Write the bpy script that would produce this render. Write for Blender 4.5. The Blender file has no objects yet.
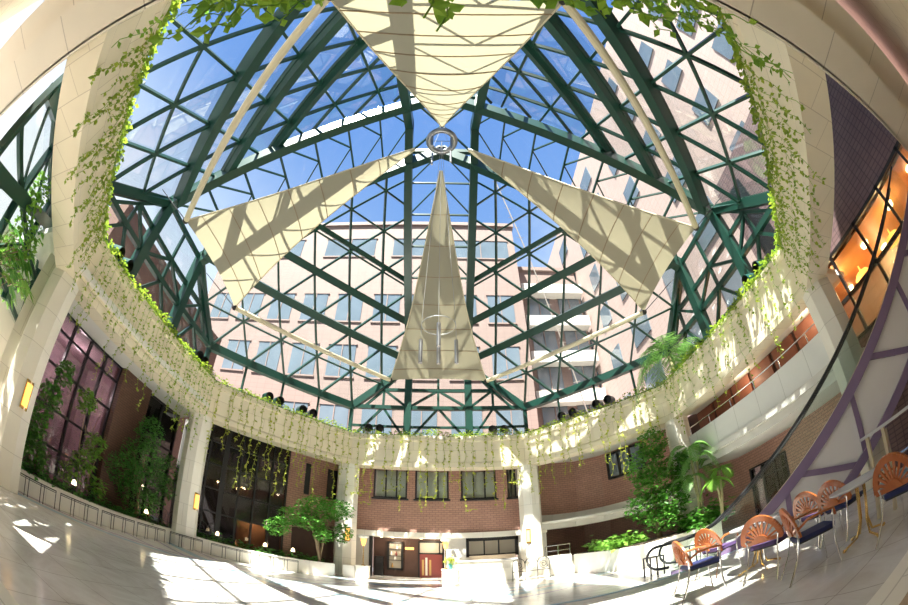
import bpy, math, random
import numpy as np
from math import sin, cos, pi, radians as rad, sqrt
from mathutils import Vector, Matrix

S = bpy.context.scene
COL = S.collection
rng = random.Random(7)

# ------------------------------------------------------------------ camera, sky, sun, exposure
cd = bpy.data.cameras.new('camera'); cam = bpy.data.objects.new('camera', cd); COL.objects.link(cam)
S.camera = cam
cd.type = 'PANO'
for holder in (cd, getattr(cd, 'cycles', None)):
    if holder is not None and hasattr(holder, 'panorama_type'):
        try:
            holder.panorama_type = 'FISHEYE_EQUISOLID'; holder.fisheye_lens = 392 * 36 / 908; holder.fisheye_fov = rad(220)
        except Exception:
            pass
cd.sensor_width = 36; cd.sensor_fit = 'HORIZONTAL'; cd.clip_start = 0.05; cd.clip_end = 500
T, RO, YW = rad(36.9), rad(-1.0), rad(2.75)
def cdir(x, f, u):
    x, u = cos(RO)*x - sin(RO)*u, sin(RO)*x + cos(RO)*u
    f, u = cos(T)*f - sin(T)*u, sin(T)*f + cos(T)*u
    return Vector((cos(YW)*x + sin(YW)*f, -sin(YW)*x + cos(YW)*f, u))
r_, u_, f_ = cdir(1, 0, 0), cdir(0, 0, 1), cdir(0, 1, 0)
M = Matrix(((r_.x, u_.x, -f_.x, 0), (r_.y, u_.y, -f_.y, 0), (r_.z, u_.z, -f_.z, 1.6), (0, 0, 0, 1)))
cam.matrix_world = M

S.view_settings.view_transform = 'Standard'; S.view_settings.look = 'None'
S.view_settings.gamma = 1; S.view_settings.exposure = 0.95; S.view_settings.use_curve_mapping = False
S.cycles.max_bounces = 10; S.cycles.diffuse_bounces = 6; S.cycles.transparent_max_bounces = 24
S.cycles.caustics_reflective = False; S.cycles.caustics_refractive = False; S.cycles.sample_clamp_indirect = 6

W = bpy.data.worlds.new('sky'); S.world = W; W.use_nodes = True
nt = W.node_tree; nt.nodes.clear()
def N(t, kind, **kw):
    n = t.nodes.new(kind)
    for k, v in kw.items():
        if k.startswith('i_'): n.inputs[k[2:].replace('_', ' ')].default_value = v
        else: setattr(n, k, v)
    return n
tc = N(nt, 'ShaderNodeTexCoord'); sep = N(nt, 'ShaderNodeSeparateXYZ'); nt.links.new(tc.outputs['Generated'], sep.inputs[0])
ramp = N(nt, 'ShaderNodeValToRGB'); nt.links.new(sep.outputs['Z'], ramp.inputs[0])
ramp.color_ramp.elements[0].position = 0.0; ramp.color_ramp.elements[0].color = (.95, .97, 1, 1)
ramp.color_ramp.elements[1].position = .95; ramp.color_ramp.elements[1].color = (.17, .36, .86, 1)
e = ramp.color_ramp.elements.new(.45); e.color = (.36, .57, .96, 1)
noi = N(nt, 'ShaderNodeTexNoise', i_Scale=1.7, i_Detail=6.0, i_Roughness=.6); nt.links.new(tc.outputs['Generated'], noi.inputs['Vector'])
cr = N(nt, 'ShaderNodeValToRGB'); cr.color_ramp.elements[0].position = .5; cr.color_ramp.elements[1].position = .72
nt.links.new(noi.outputs[0], cr.inputs[0])
# clouds gather low and to the west
wm = N(nt, 'ShaderNodeMapRange'); wm.inputs['From Min'].default_value = -.1; wm.inputs['From Max'].default_value = -.75
nt.links.new(sep.outputs['X'], wm.inputs['Value'])
ad = N(nt, 'ShaderNodeMath', operation='MAXIMUM'); nt.links.new(cr.outputs[0], ad.inputs[0]); nt.links.new(wm.outputs[0], ad.inputs[1])
zl = N(nt, 'ShaderNodeMapRange'); zl.inputs['From Min'].default_value = .85; zl.inputs['From Max'].default_value = .45
nt.links.new(sep.outputs['Z'], zl.inputs['Value'])
mu = N(nt, 'ShaderNodeMath', operation='MULTIPLY'); nt.links.new(ad.outputs[0], mu.inputs[0]); nt.links.new(zl.outputs[0], mu.inputs[1])
mx = N(nt, 'ShaderNodeMixRGB'); mx.inputs[2].default_value = (1.25, 1.28, 1.32, 1)
nt.links.new(mu.outputs[0], mx.inputs[0]); nt.links.new(ramp.outputs[0], mx.inputs[1])
bg = N(nt, 'ShaderNodeBackground', i_Strength=.55); nt.links.new(mx.outputs[0], bg.inputs[0])
wo = N(nt, 'ShaderNodeOutputWorld'); nt.links.new(bg.outputs[0], wo.inputs[0])

sl = bpy.data.lights.new('sun', 'SUN'); sl.energy = 13; sl.angle = rad(.6); sl.color = (1, .95, .85)
sun = bpy.data.objects.new('sun', sl); COL.objects.link(sun)
el_ = rad(61); L_ = Vector((.45*cos(el_), .893*cos(el_), -sin(el_)))
sun.rotation_euler = L_.to_track_quat('-Z', 'Y').to_euler(); sun.location = (-20, -25, 60)

# ------------------------------------------------------------------ materials
MATS = {}
def mat(name, col, rough=.5, metal=0, spec=.5, noise=0, nscale=3.0, bump=0, emit=None, es=0, coat=0):
    m = bpy.data.materials.new(name); m.use_nodes = True; t = m.node_tree
    b = t.nodes['Principled BSDF']
    b.inputs['Base Color'].default_value = (*col, 1); b.inputs['Roughness'].default_value = rough
    b.inputs['Metallic'].default_value = metal; b.inputs['Specular IOR Level'].default_value = spec
    if coat: b.inputs['Coat Weight'].default_value = coat
    if emit: b.inputs['Emission Color'].default_value = (*emit, 1); b.inputs['Emission Strength'].default_value = es
    if noise:
        g = N(t, 'ShaderNodeNewGeometry'); n = N(t, 'ShaderNodeTexNoise', i_Scale=nscale, i_Detail=5.0)
        t.links.new(g.outputs['Position'], n.inputs['Vector'])
        mp = N(t, 'ShaderNodeMapRange'); mp.inputs['To Min'].default_value = 1-noise; mp.inputs['To Max'].default_value = 1+noise
        t.links.new(n.outputs[0], mp.inputs['Value'])
        mm = N(t, 'ShaderNodeMixRGB', blend_type='MULTIPLY'); mm.inputs[0].default_value = 1; mm.inputs[1].default_value = (*col, 1)
        t.links.new(mp.outputs[0], mm.inputs[2]); t.links.new(mm.outputs[0], b.inputs['Base Color'])
        if bump:
            bp = N(t, 'ShaderNodeBump', i_Strength=bump); t.links.new(n.outputs[0], bp.inputs['Height']); t.links.new(bp.outputs[0], b.inputs['Normal'])
    MATS[name] = m; return m
def brick(name, c1, c2, mortar, bw, bh, ms=.012, off=.5, rough=.6, spec=.4, noise=.1, bump=.2):
    m = mat(name, c1, rough, spec=spec); t = m.node_tree; b = t.nodes['Principled BSDF']
    uv = N(t, 'ShaderNodeTexCoord'); br = N(t, 'ShaderNodeTexBrick', offset=off)
    br.inputs['Color1'].default_value = (*c1, 1); br.inputs['Color2'].default_value = (*c2, 1); br.inputs['Mortar'].default_value = (*mortar, 1)
    br.inputs['Scale'].default_value = 1; br.inputs['Mortar Size'].default_value = ms; br.inputs['Brick Width'].default_value = bw; br.inputs['Row Height'].default_value = bh
    t.links.new(uv.outputs['UV'], br.inputs['Vector'])
    n = N(t, 'ShaderNodeTexNoise', i_Scale=1.3, i_Detail=6.0); t.links.new(uv.outputs['UV'], n.inputs['Vector'])
    mp = N(t, 'ShaderNodeMapRange'); mp.inputs['To Min'].default_value = 1-noise; mp.inputs['To Max'].default_value = 1+noise; t.links.new(n.outputs[0], mp.inputs['Value'])
    mm = N(t, 'ShaderNodeMixRGB', blend_type='MULTIPLY'); mm.inputs[0].default_value = 1
    t.links.new(br.outputs[0], mm.inputs[1]); t.links.new(mp.outputs[0], mm.inputs[2]); t.links.new(mm.outputs[0], b.inputs['Base Color'])
    bp = N(t, 'ShaderNodeBump', i_Strength=bump, i_Distance=.01); t.links.new(br.outputs['Fac'], bp.inputs['Height']); bp.invert = True
    t.links.new(bp.outputs[0], b.inputs['Normal'])
    return m
def glass(name, tint=(1, 1, 1), refl=.05, alpha_col=None):
    m = bpy.data.materials.new(name); m.use_nodes = True; t = m.node_tree; t.nodes.clear()
    tr = N(t, 'ShaderNodeBsdfTransparent'); tr.inputs[0].default_value = (*tint, 1)
    gl = N(t, 'ShaderNodeBsdfGlossy', i_Roughness=.02); fr = N(t, 'ShaderNodeFresnel', i_IOR=1.35)
    ms = N(t, 'ShaderNodeMixShader'); o = N(t, 'ShaderNodeOutputMaterial')
    mlt = N(t, 'ShaderNodeMath', operation='MULTIPLY'); mlt.inputs[1].default_value = refl/.04; mlt.use_clamp = True
    t.links.new(fr.outputs[0], mlt.inputs[0]); t.links.new(mlt.outputs[0], ms.inputs[0])
    t.links.new(tr.outputs[0], ms.inputs[1]); t.links.new(gl.outputs[0], ms.inputs[2]); t.links.new(ms.outputs[0], o.inputs[0])
    MATS[name] = m; return m
def leafmat(name, c1, c2, trans=.4):
    m = bpy.data.materials.new(name); m.use_nodes = True; t = m.node_tree; t.nodes.clear()
    g = N(t, 'ShaderNodeNewGeometry'); rp = N(t, 'ShaderNodeMixRGB'); rp.inputs[1].default_value = (*c1, 1); rp.inputs[2].default_value = (*c2, 1)
    t.links.new(g.outputs['Random Per Island'], rp.inputs[0])
    d = N(t, 'ShaderNodeBsdfPrincipled', i_Roughness=.45); tl = N(t, 'ShaderNodeBsdfTranslucent'); ms = N(t, 'ShaderNodeMixShader'); ms.inputs[0].default_value = trans
    o = N(t, 'ShaderNodeOutputMaterial')
    t.links.new(rp.outputs[0], d.inputs['Base Color']); t.links.new(rp.outputs[0], tl.inputs[0])
    t.links.new(d.outputs[0], ms.inputs[1]); t.links.new(tl.outputs[0], ms.inputs[2]); t.links.new(ms.outputs[0], o.inputs[0])
    MATS[name] = m; return m

brick('stone', (.86, .77, .60), (.83, .74, .57), (.60, .51, .38), 1.25, .62, ms=.008, rough=.55, noise=.07)
brick('stone_arch', (.76, .69, .58), (.73, .66, .55), (.46, .40, .33), 1.7, 3, ms=.012, off=0, rough=.55, noise=.05)
brick('stone_white', (.84, .80, .72), (.81, .77, .69), (.6, .56, .5), 1.5, .95, ms=.008, rough=.5, noise=.06)
brick('panel_white', (.72, .72, .70), (.70, .70, .68), (.5, .5, .48), 1.3, 3, ms=.012, off=0, rough=.6, noise=.05)
brick('red_brick', (.47, .265, .205), (.41, .225, .175), (.24, .15, .12), .3, .12, ms=.012, noise=.18)
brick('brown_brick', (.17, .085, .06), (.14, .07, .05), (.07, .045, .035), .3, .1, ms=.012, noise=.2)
brick('purple_brick', (.22, .145, .15), (.195, .125, .13), (.10, .07, .08), .32, .14, ms=.014, off=0, noise=.2)
brick('pink_tile', (.23, .165, .148), (.22, .157, .14), (.165, .12, .107), .8, .45, ms=.014, off=0, noise=.05, rough=.7)
brick('tower_tile', (.46, .35, .32), (.44, .335, .305), (.34, .26, .235), .8, .45, ms=.014, off=0, noise=.05, rough=.7)  # paler copy of pink_tile; extra brightness in the colour offsets the tower's weaker sun
mat('concrete', (.62, .60, .56), .8, noise=.08)
mat('plaster', (.80, .78, .72), .8, noise=.04)
mat('soffit', (.66, .62, .52), .8, noise=.04)
mat('green_steel', (.008, .052, .038), .35, noise=.12, nscale=1.5)
mat('green_lamp', (.01, .07, .06), .3)
mat('black', (.012, .012, .014), .4)
mat('dark_frame', (.018, .018, .022), .35)
mat('dark_room', (.22, .22, .21), .7, noise=.15, nscale=.8)
mat('mauve_room', (.46, .33, .36), .8, noise=.1)
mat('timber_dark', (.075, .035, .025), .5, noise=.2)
mat('terracotta', (.21, .075, .045), .5, noise=.15)
mat('door_red', (.26, .055, .05), .4)
mat('frosted', (.55, .5, .42), .6)
mat('chrome', (.75, .75, .77), .12, metal=1)
mat('steel', (.32, .32, .34), .3, metal=1)
mat('brass', (.75, .52, .2), .25, metal=1)
mat('gold_wood', (.58, .36, .13), .4)
mat('orange_wood', (.43, .115, .025), .3, coat=.4, noise=.15, nscale=20)
mat('navy', (.012, .018, .085), .8)
mat('plum', (.085, .045, .14), .8)
mat('iron', (.06, .055, .055), .5, metal=.4)
mat('purple_steel', (.21, .145, .26), .4)
mat('escalator_panel', (.72, .70, .72), .5, noise=.03)
mat('rubber', (.02, .02, .022), .45)
mat('beige_pole', (.62, .55, .40), .4)
mat('wire', (.4, .4, .4), .4, metal=.6)
mat('soil', (.06, .04, .025), .9)
mat('bark', (.30, .22, .14), .85, noise=.25, nscale=8)
mat('palm_bark', (.40, .36, .2), .85, noise=.25, nscale=8)
mat('lamp_glow', (1, .6, .2), .5, emit=(1, .42, .08), es=1.1)
mat('lamp_warm', (1, .8, .5), .5, emit=(1, .78, .45), es=3.5)
mat('table_grey', (.55, .55, .58), .25)
mat('teal_pot', (.12, .42, .40), .4)
mat('shop_ceiling', (.60, .28, .10), .5, noise=.3, nscale=1.2)
mat('blue_strip', (.45, .60, .68), .3)
mat('brown_strip', (.42, .30, .2), .4)
mat('window_sky', (.12, .155, .19), .08, spec=1.0, noise=.3, nscale=.4)
mat('antenna', (.4, .36, .33), .5)
mat('curtain', (.72, .68, .60), .8)
mat('flower', (.85, .8, .82), .7)
glass('roof_glass', (.95, .98, .98), .012)
glass('clear_glass', (.93, .97, .96), .05)
glass('dark_glass', (.48, .46, .48), .10)
leafmat('ivy_light', (.42, .52, .06), (.20, .34, .035), .45)
leafmat('ivy_yellow', (.62, .62, .10), (.34, .44, .05), .45)  # yellower copy of ivy_light; the sunlit look is put into the leaf colour
leafmat('ivy_big', (.32, .52, .05), (.13, .30, .03), .55)
leafmat('leaf_dark', (.06, .22, .035), (.11, .32, .05), .3)
leafmat('leaf_mid', (.07, .25, .03), (.14, .36, .05), .35)
leafmat('leaf_bright', (.16, .38, .05), (.28, .48, .08), .4)
leafmat('palm_leaf', (.14, .34, .06), (.24, .44, .12), .4)
leafmat('leaf_dry', (.34, .16, .06), (.3, .3, .06), .3)
# sail cloth: lets light through
m = bpy.data.materials.new('sail_cloth'); m.use_nodes = True; t = m.node_tree; t.nodes.clear()
d = N(t, 'ShaderNodeBsdfDiffuse'); d.inputs[0].default_value = (.55, .505, .385, 1); tl = N(t, 'ShaderNodeBsdfTranslucent'); tl.inputs[0].default_value = (.30, .27, .185, 1)
ms = N(t, 'ShaderNodeMixShader'); ms.inputs[0].default_value = .5; o = N(t, 'ShaderNodeOutputMaterial')
t.links.new(d.outputs[0], ms.inputs[1]); t.links.new(tl.outputs[0], ms.inputs[2]); t.links.new(ms.outputs[0], o.inputs[0]); MATS['sail_cloth'] = m
# floor: pale marble with inlaid arcs
m = mat('marble', (.74, .70, .66), .16, spec=.5); t = m.node_tree; b = t.nodes['Principled BSDF']
g = N(t, 'ShaderNodeNewGeometry'); n1 = N(t, 'ShaderNodeTexNoise', i_Scale=1.1, i_Detail=8.0, i_Roughness=.65, i_Distortion=1.2); t.links.new(g.outputs['Position'], n1.inputs['Vector'])
rp = N(t, 'ShaderNodeValToRGB'); rp.color_ramp.elements[0].color = (.60, .55, .50, 1); rp.color_ramp.elements[0].position = .3; rp.color_ramp.elements[1].color = (.80, .77, .73, 1); rp.color_ramp.elements[1].position = .62
t.links.new(n1.outputs[0], rp.inputs[0]); prev = rp.outputs[0]
br = N(t, 'ShaderNodeTexBrick', offset=0); br.inputs['Scale'].default_value = 1; br.inputs['Brick Width'].default_value = .9; br.inputs['Row Height'].default_value = .9; br.inputs['Mortar Size'].default_value = .007
br.inputs['Color1'].default_value = br.inputs['Color2'].default_value = (1, 1, 1, 1); br.inputs['Mortar'].default_value = (.62, .58, .55, 1); t.links.new(g.outputs['Position'], br.inputs['Vector'])
mm = N(t, 'ShaderNodeMixRGB', blend_type='MULTIPLY'); mm.inputs[0].default_value = 1; t.links.new(prev, mm.inputs[1]); t.links.new(br.outputs[0], mm.inputs[2]); prev = mm.outputs[0]
for (cx, cy, R0, wd, colr) in [(-3, 25, 13.6, .28, (.36, .52, .62)), (-3, 25, 14.5, .07, (.40, .32, .48)), (-3, 25, 12.6, .07, (.40, .32, .48)), (3.5, 26, 11.5, .22, (.40, .56, .66)), (3.5, 26, 12.3, .07, (.42, .33, .48)),
                               (2, 4, 12.6, .09, (.45, .36, .5)), (-1, 5, 9.0, .2, (.46, .58, .66)), (-9, 16, 5.5, .08, (.45, .38, .5)), (8, 6, 9.2, .16, (.50, .64, .72))]:
    vm = N(t, 'ShaderNodeVectorMath', operation='SUBTRACT'); vm.inputs[1].default_value = (cx, cy, 0); t.links.new(g.outputs['Position'], vm.inputs[0])
    vl = N(t, 'ShaderNodeVectorMath', operation='LENGTH'); t.links.new(vm.outputs[0], vl.inputs[0])
    cm = N(t, 'ShaderNodeMath', operation='COMPARE'); cm.inputs[1].default_value = R0; cm.inputs[2].default_value = wd; t.links.new(vl.outputs['Value'], cm.inputs[0])
    mm = N(t, 'ShaderNodeMixRGB'); mm.inputs[2].default_value = (*colr, 1); t.links.new(cm.outputs[0], mm.inputs[0]); t.links.new(prev, mm.inputs[1]); prev = mm.outputs[0]
t.links.new(prev, b.inputs['Base Color'])

# ------------------------------------------------------------------ mesh builder
class MB:
    def __init__(s): s.v = []; s.f = []
    def add(s, vs, fs):
        k = len(s.v); s.v += [tuple(map(float, p)) for p in vs]; s.f += [tuple(i+k for i in q) for q in fs]; return s
    def box(s, lo, hi):
        (a, b_, c), (d_, e_, f) = lo, hi
        return s.add([(a,b_,c),(d_,b_,c),(d_,e_,c),(a,e_,c),(a,b_,f),(d_,b_,f),(d_,e_,f),(a,e_,f)],
                     [(0,3,2,1),(4,5,6,7),(0,1,5,4),(1,2,6,5),(2,3,7,6),(3,0,4,7)])
    def bar(s, p, q, w, h, up=(0, 0, 1)):
        p, q, up = Vector(p), Vector(q), Vector(up); d_ = (q-p).normalized()
        x = d_.cross(up)
        if x.length < 1e-4: x = d_.cross(Vector((1, 0, 0)))
        x.normalize(); y = x.cross(d_).normalized(); x *= w/2; y *= h/2
        vs = [p-x-y, p+x-y, p+x+y, p-x+y, q-x-y, q+x-y, q+x+y, q-x+y]
        return s.add(vs, [(0,1,2,3),(7,6,5,4),(0,4,5,1),(1,5,6,2),(2,6,7,3),(3,7,4,0)])
    def tube(s, pts, r, n=6, cap=True):
        pts = [Vector(p) for p in pts]; rs = r if isinstance(r, (list, tuple)) else [r]*len(pts); k = len(s.v)
        for i, p in enumerate(pts):
            d_ = (pts[min(i+1, len(pts)-1)] - pts[max(i-1, 0)]).normalized()
            a = d_.cross(Vector((0, 0, 1)))
            if a.length < .05: a = d_.cross(Vector((0, 1, 0)))
            a.normalize(); b_ = d_.cross(a)
            for j in range(n): s.v.append(tuple(p + (a*cos(2*pi*j/n) + b_*sin(2*pi*j/n))*rs[i]))
        for i in range(len(pts)-1):
            for j in range(n):
                s.f.append((k+i*n+j, k+i*n+(j+1) % n, k+(i+1)*n+(j+1) % n, k+(i+1)*n+j))
        if cap: s.f.append(tuple(k+j for j in range(n))[::-1]); s.f.append(tuple(k+(len(pts)-1)*n+j for j in range(n)))
        return s
    def torus(s, c, R0, r, n=24, m_=6, ax='z'):
        k = len(s.v)
        for i in range(n):
            a = 2*pi*i/n
            for j in range(m_):
                b_ = 2*pi*j/m_; x, y, z = (R0+r*cos(b_))*cos(a), (R0+r*cos(b_))*sin(a), r*sin(b_)
                if ax == 'y': y, z = z, y
                s.v.append((c[0]+x, c[1]+y, c[2]+z))
        for i in range(n):
            for j in range(m_): s.f.append((k+i*m_+j, k+((i+1) % n)*m_+j, k+((i+1) % n)*m_+(j+1) % m_, k+i*m_+(j+1) % m_))
        return s
    def prism(s, poly, z0, z1):
        n = len(poly); k = len(s.v)
        s.v += [(float(p[0]), float(p[1]), float(z0)) for p in poly] + [(float(p[0]), float(p[1]), float(z1)) for p in poly]
        s.f.append(tuple(k+i for i in range(n))[::-1]); s.f.append(tuple(k+n+i for i in range(n)))
        for i in range(n): j = (i+1) % n; s.f.append((k+i, k+j, k+n+j, k+n+i))
        return s
    def slab(s, pts, th):       # planar polygon given thickness along its normal
        pts = [Vector(p) for p in pts]; nn = (pts[1]-pts[0]).cross(pts[2]-pts[0]).normalized()*th; n = len(pts); k = len(s.v)
        s.v += [tuple(p) for p in pts] + [tuple(p+nn) for p in pts]
        s.f.append(tuple(k+i for i in range(n))[::-1]); s.f.append(tuple(k+n+i for i in range(n)))
        for i in range(n): j = (i+1) % n; s.f.append((k+i, k+j, k+n+j, k+n+i))
        return s
    def lathe(s, c, prof, n=16):
        k = len(s.v)
        for r, z in prof:
            for j in range(n): s.v.append((c[0]+r*cos(2*pi*j/n), c[1]+r*sin(2*pi*j/n), c[2]+z))
        for i in range(len(prof)-1):
            for j in range(n): s.f.append((k+i*n+j, k+i*n+(j+1) % n, k+(i+1)*n+(j+1) % n, k+(i+1)*n+j))
        s.f.append(tuple(k+j for j in range(n))[::-1]); s.f.append(tuple(k+(len(prof)-1)*n+j for j in range(n)))
        return s
    def ball(s, c, r, n=10, m_=6, sz=1):
        return s.lathe(c, [(max(.001, r*sin(pi*i/m_)), -r*sz*cos(pi*i/m_)) for i in range(m_+1)], n)
    def leaves(s, P, size, r, droop=0, flat=.5, n0=None):
        """one folded diamond leaf at every point"""
        for p in P:
            a = r.uniform(0, 2*pi); d_ = Vector((cos(a), sin(a), r.uniform(-flat, flat)-droop)).normalized()
            sd = d_.cross(Vector((r.uniform(-.5, .5), r.uniform(-.5, .5), 1))).normalized(); z = sd.cross(d_)
            L = size*r.uniform(.65, 1.3); w = L*.36; p = Vector(p)
            s.add([p, p+d_*L*.45+sd*w+z*w*.3, p+d_*L, p+d_*L*.45-sd*w+z*w*.3], [(0, 1, 2), (0, 2, 3)])
        return s
    def build(s, name, m, parent=None, org=None, smooth=False, uv=True):
        if org is not None: s.v = [(x-org[0], y-org[1], z-org[2]) for x, y, z in s.v]
        me = bpy.data.meshes.new(name); me.from_pydata(s.v, [], s.f); me.update()
        me.materials.append(MATS[m] if isinstance(m, str) else m)
        if smooth: me.polygons.foreach_set('use_smooth', [True]*len(me.polygons))
        if uv and len(s.f) < 3000:
            ul = me.uv_layers.new(name='UVMap'); co = me.vertices
            for p in me.polygons:
                n = p.normal
                if abs(n.z) > .8: a, b_ = Vector((1, 0, 0)), Vector((0, 1, 0))
                else:
                    a = Vector((-n.y, n.x, 0)).normalized(); b_ = n.cross(a)
                for li in p.loop_indices:
                    q = co[me.loops[li].vertex_index].co; ul.data[li].uv = (q.dot(a), q.dot(b_))
        o = bpy.data.objects.new(name, me); COL.objects.link(o)
        if org is not None and parent is None: o.location = org
        if parent is not None: o.parent = parent
        return o
def tag(o, label=None, cat=None, group=None, kind=None):
    if label: o['label'] = label
    if cat: o['category'] = cat
    if group: o['group'] = group
    if kind: o['kind'] = kind
    return o
def empty(name, loc, label, cat, group=None, rz=0, kind=None):
    o = bpy.data.objects.new(name, None); COL.objects.link(o); o.location = loc; o.rotation_euler = (0, 0, rz); o.empty_display_size = .2
    return tag(o, label, cat, group, kind)
def struct(mb, name, m, label, cat): return tag(mb.build(name, m), label, cat, kind='structure')
def copy_tree(o, parent=None):
    c = o.copy(); COL.objects.link(c)
    if parent is not None: c.parent = parent
    for ch in list(o.children): copy_tree(ch, c)
    return c
def part(name, mb, m, parent, org=None, label=None, smooth=False):
    o = mb.build(name, m, parent, org, smooth)
    if label: o['label'] = label
    return o

# ------------------------------------------------------------------ plan
CY = 9.5                       # centre of the octagon
def octv(o=0.):                # octagon at offset o from the inner face of the ring
    a, d_ = 9.8+o, 14.2/sqrt(2)+o; b_ = sqrt(2)*d_-a
    return [(-b_, CY+a), (b_, CY+a), (a, CY+b_), (a, CY-b_), (b_, CY-a), (-b_, CY-a), (-a, CY-b_), (-a, CY+b_)]
SIDES = [('far', 0, 1), ('far_right', 1, 2), ('right', 2, 3), ('near_right', 3, 4), ('near', 4, 5), ('near_left', 5, 6), ('left', 6, 7), ('far_left', 7, 0)]
SD = ['far side', 'far right corner', 'right side above the gallery', 'near right corner above the escalator', 'near side overhead', 'near left corner', 'left side above the pink windows', 'far left corner above the dark windows']
RB, RT = 5.9, 7.6
prof = [(0, RB), (-.05, RB), (-.05, RB+.22), (-.02, RB+.26), (0, RB+.3), (0, RT-.3), (-.07, RT-.26), (-.07, RT), (1.75, RT), (1.75, RT-.5), (.75, RT-.6), (.75, RB)]
rings = [octv(o) for o, z in prof]
for k, (nm, i, j) in enumerate(SIDES):
    mb = MB(); n = len(prof)
    vs = [(*rings[q][i], prof[q][1]) for q in range(n)] + [(*rings[q][j], prof[q][1]) for q in range(n)]
    mb.add(vs, [(q, (q+1) % n, n+(q+1) % n, n+q) for q in range(n)] + [tuple(range(n))[::-1], tuple(range(n, 2*n))])
    struct(mb, 'trim_%d' % (k+1), 'stone', 'cream stone ring beam along the ' + SD[k], 'beam')

mb = MB(); mb.box((-26, -.85, 5.55), (26, -.17, 7.2)); mb.box((-26, -.2, 5.55), (26, -.13, 5.75)); mb.box((-26, -1.45, 5.85), (26, -.85, 7.2))
struct(mb, 'trim_9', 'stone_arch', 'long straight cream stone beam arching across the top corners of the photo', 'beam')
# floor, terrace, ledge
mb = MB(); mb.prism([(-17, -3), (-17, 25), (17, 25), (17, -3)][::-1], -.2, 0)
struct(mb, 'floor', 'marble', 'pale marble atrium floor with curved blue and mauve inlay', 'floor')
ZT = .45
mb = MB(); mb.prism([(.4, .5), (12.5, .5), (12.5, 1.2), (10.2, 1.2), (5.9, 6.68), (.4, 6.68)], 0, ZT)
struct(mb, 'trim_terrace', 'marble', 'raised pale marble terrace under the orange cafe chairs', 'terrace')
mb = MB(); mb.box((.4, 6.6, ZT), (5.9, 6.72, ZT+.012)); mb.box((.4, 6.681, 0), (5.9, 6.72, ZT))
struct(mb, 'trim_nosing', 'blue_strip', 'pale blue stone nosing along the terrace edge', 'nosing')
mb = MB(); mb.prism([(-7, -1.5), (12.5, -1.5), (12.5, 1.02), (-7, 1.02)], 0, .58); mb.prism([(-7, -1.5), (12.5, -1.5), (12.5, 1.09), (-7, 1.09)], .58, .64)
struct(mb, 'trim_ledge', 'stone_white', 'low white stone ledge at the bottom corners of the photo', 'ledge')
mb = MB(); mb.box((-7, .62, .64), (12.5, .78, .66))
struct(mb, 'trim_ledge_strip', 'brown_strip', 'brown stone strip inlaid on the low white ledge', 'strip')

# ------------------------------------------------------------------ columns
cols = octv(.38); CN = ['left of the lobby doors, with a tree at its foot', 'right of the reception counter, behind the scroll fence', 'half hidden by the palm and leafy tree on the right', 'beside the gallery parapet, seen through the escalator glass', '', '', 'at the left edge, beside the pink windows', 'between the pink windows and the dark windows']
for i in (0, 1, 2, 3, 6, 7):
    x, y = cols[i]; a0 = math.atan2(y-CY, x)
    mb = MB(); mb.prism([(x+.56*cos(a0+pi/8+q*pi/4), y+.56*sin(a0+pi/8+q*pi/4)) for q in range(8)], 0, RB+.02)
    struct(mb, 'column', 'stone_white', 'white stone column ' + CN[i], 'column')

# ------------------------------------------------------------------ left bay (pink glazed facade)
def facade(name, p0, p1, z0, z1, nx, zs, m_frame, label, w=.07, heavy=(), glassm='dark_glass', kindname='window'):
    """glazed screen from p0 to p1: frame with mullions, one glass sheet"""
    root = empty(name, (*p0, z0), label, kindname, kind='structure'); org = (*p0, z0)
    P0, P1 = Vector((*p0, 0)), Vector((*p1, 0)); mb = MB()
    for q in range(nx+1):
        p = P0.lerp(P1, q/nx); ww = w*3.2 if q in heavy else w
        d_ = (P1-P0).normalized()
        mb.bar((p.x, p.y, z0), (p.x, p.y, z1), ww, w*2, up=d_.cross(Vector((0, 0, 1))))
    for z in [z0+w/2, z1-w/2] + list(zs): mb.bar((P0.x, P0.y, z), (P1.x, P1.y, z), w*1.6, w)
    part('frame', mb, m_frame, root, org)
    g = MB(); g.slab([(P0.x, P0.y, z0), (P1.x, P1.y, z0), (P1.x, P1.y, z1), (P0.x, P0.y, z1)], .012); part('pane', g, glassm, root, org)
    return root
facade('window_1', (-13, 5.7), (-13, 10.9), .5, 6.3, 5, [1.7, 3.0, 4.4, 5.6], 'dark_frame', 'tall black framed glazing with a pink interior on the left', w=.09, glassm='dark_glass')
mb = MB(); mb.prism([(-10.7, 4.2), (-10.5, 4.6), (-13.0, 5.9), (-13.3, 5.5)], 0, 6.4); struct(mb, 'wall_left_end', 'stone_white', 'white stone return wall between the left column and the pink windows', 'wall')
mb = MB(); mb.box((-13.3, 10.9, 0), (-12.6, 12.9, 6.3)); struct(mb, 'wall_left', 'brown_brick', 'brown brick pier between the left windows', 'wall')
facade('window_2', (-13, 12.9), (-13, 15.8), .5, 6.3, 2, [2.4, 4.3], 'dark_frame', 'narrow dark glazing right of the brown brick pier', w=.1)
mb = MB(); mb.box((-17.2, 3, 0), (-17, 16, 6.4)); mb.box((-17, 3, 6.3), (-13.1, 16, 6.5)); mb.box((-17, 3, -.1), (-13.1, 16, .02)); mb.box((-17, 3.0, 0), (-13.1, 3.2, 6.4)); mb.box((-17, 12, 0), (-13.4, 12.2, 6.4))
struct(mb, 'wall_left_room', 'mauve_room', 'mauve room behind the left glazing', 'wall')
mb = MB(); mb.box((-17.3, 2.7, 0), (-13.0, 2.95, 6.6)); mb.box((-13.25, 2.7, 0), (-13.05, 5.6, 6.6)); struct(mb, 'wall_left_outer', 'stone_white', 'white stone outer wall behind the leaves at the left edge', 'wall')
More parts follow.
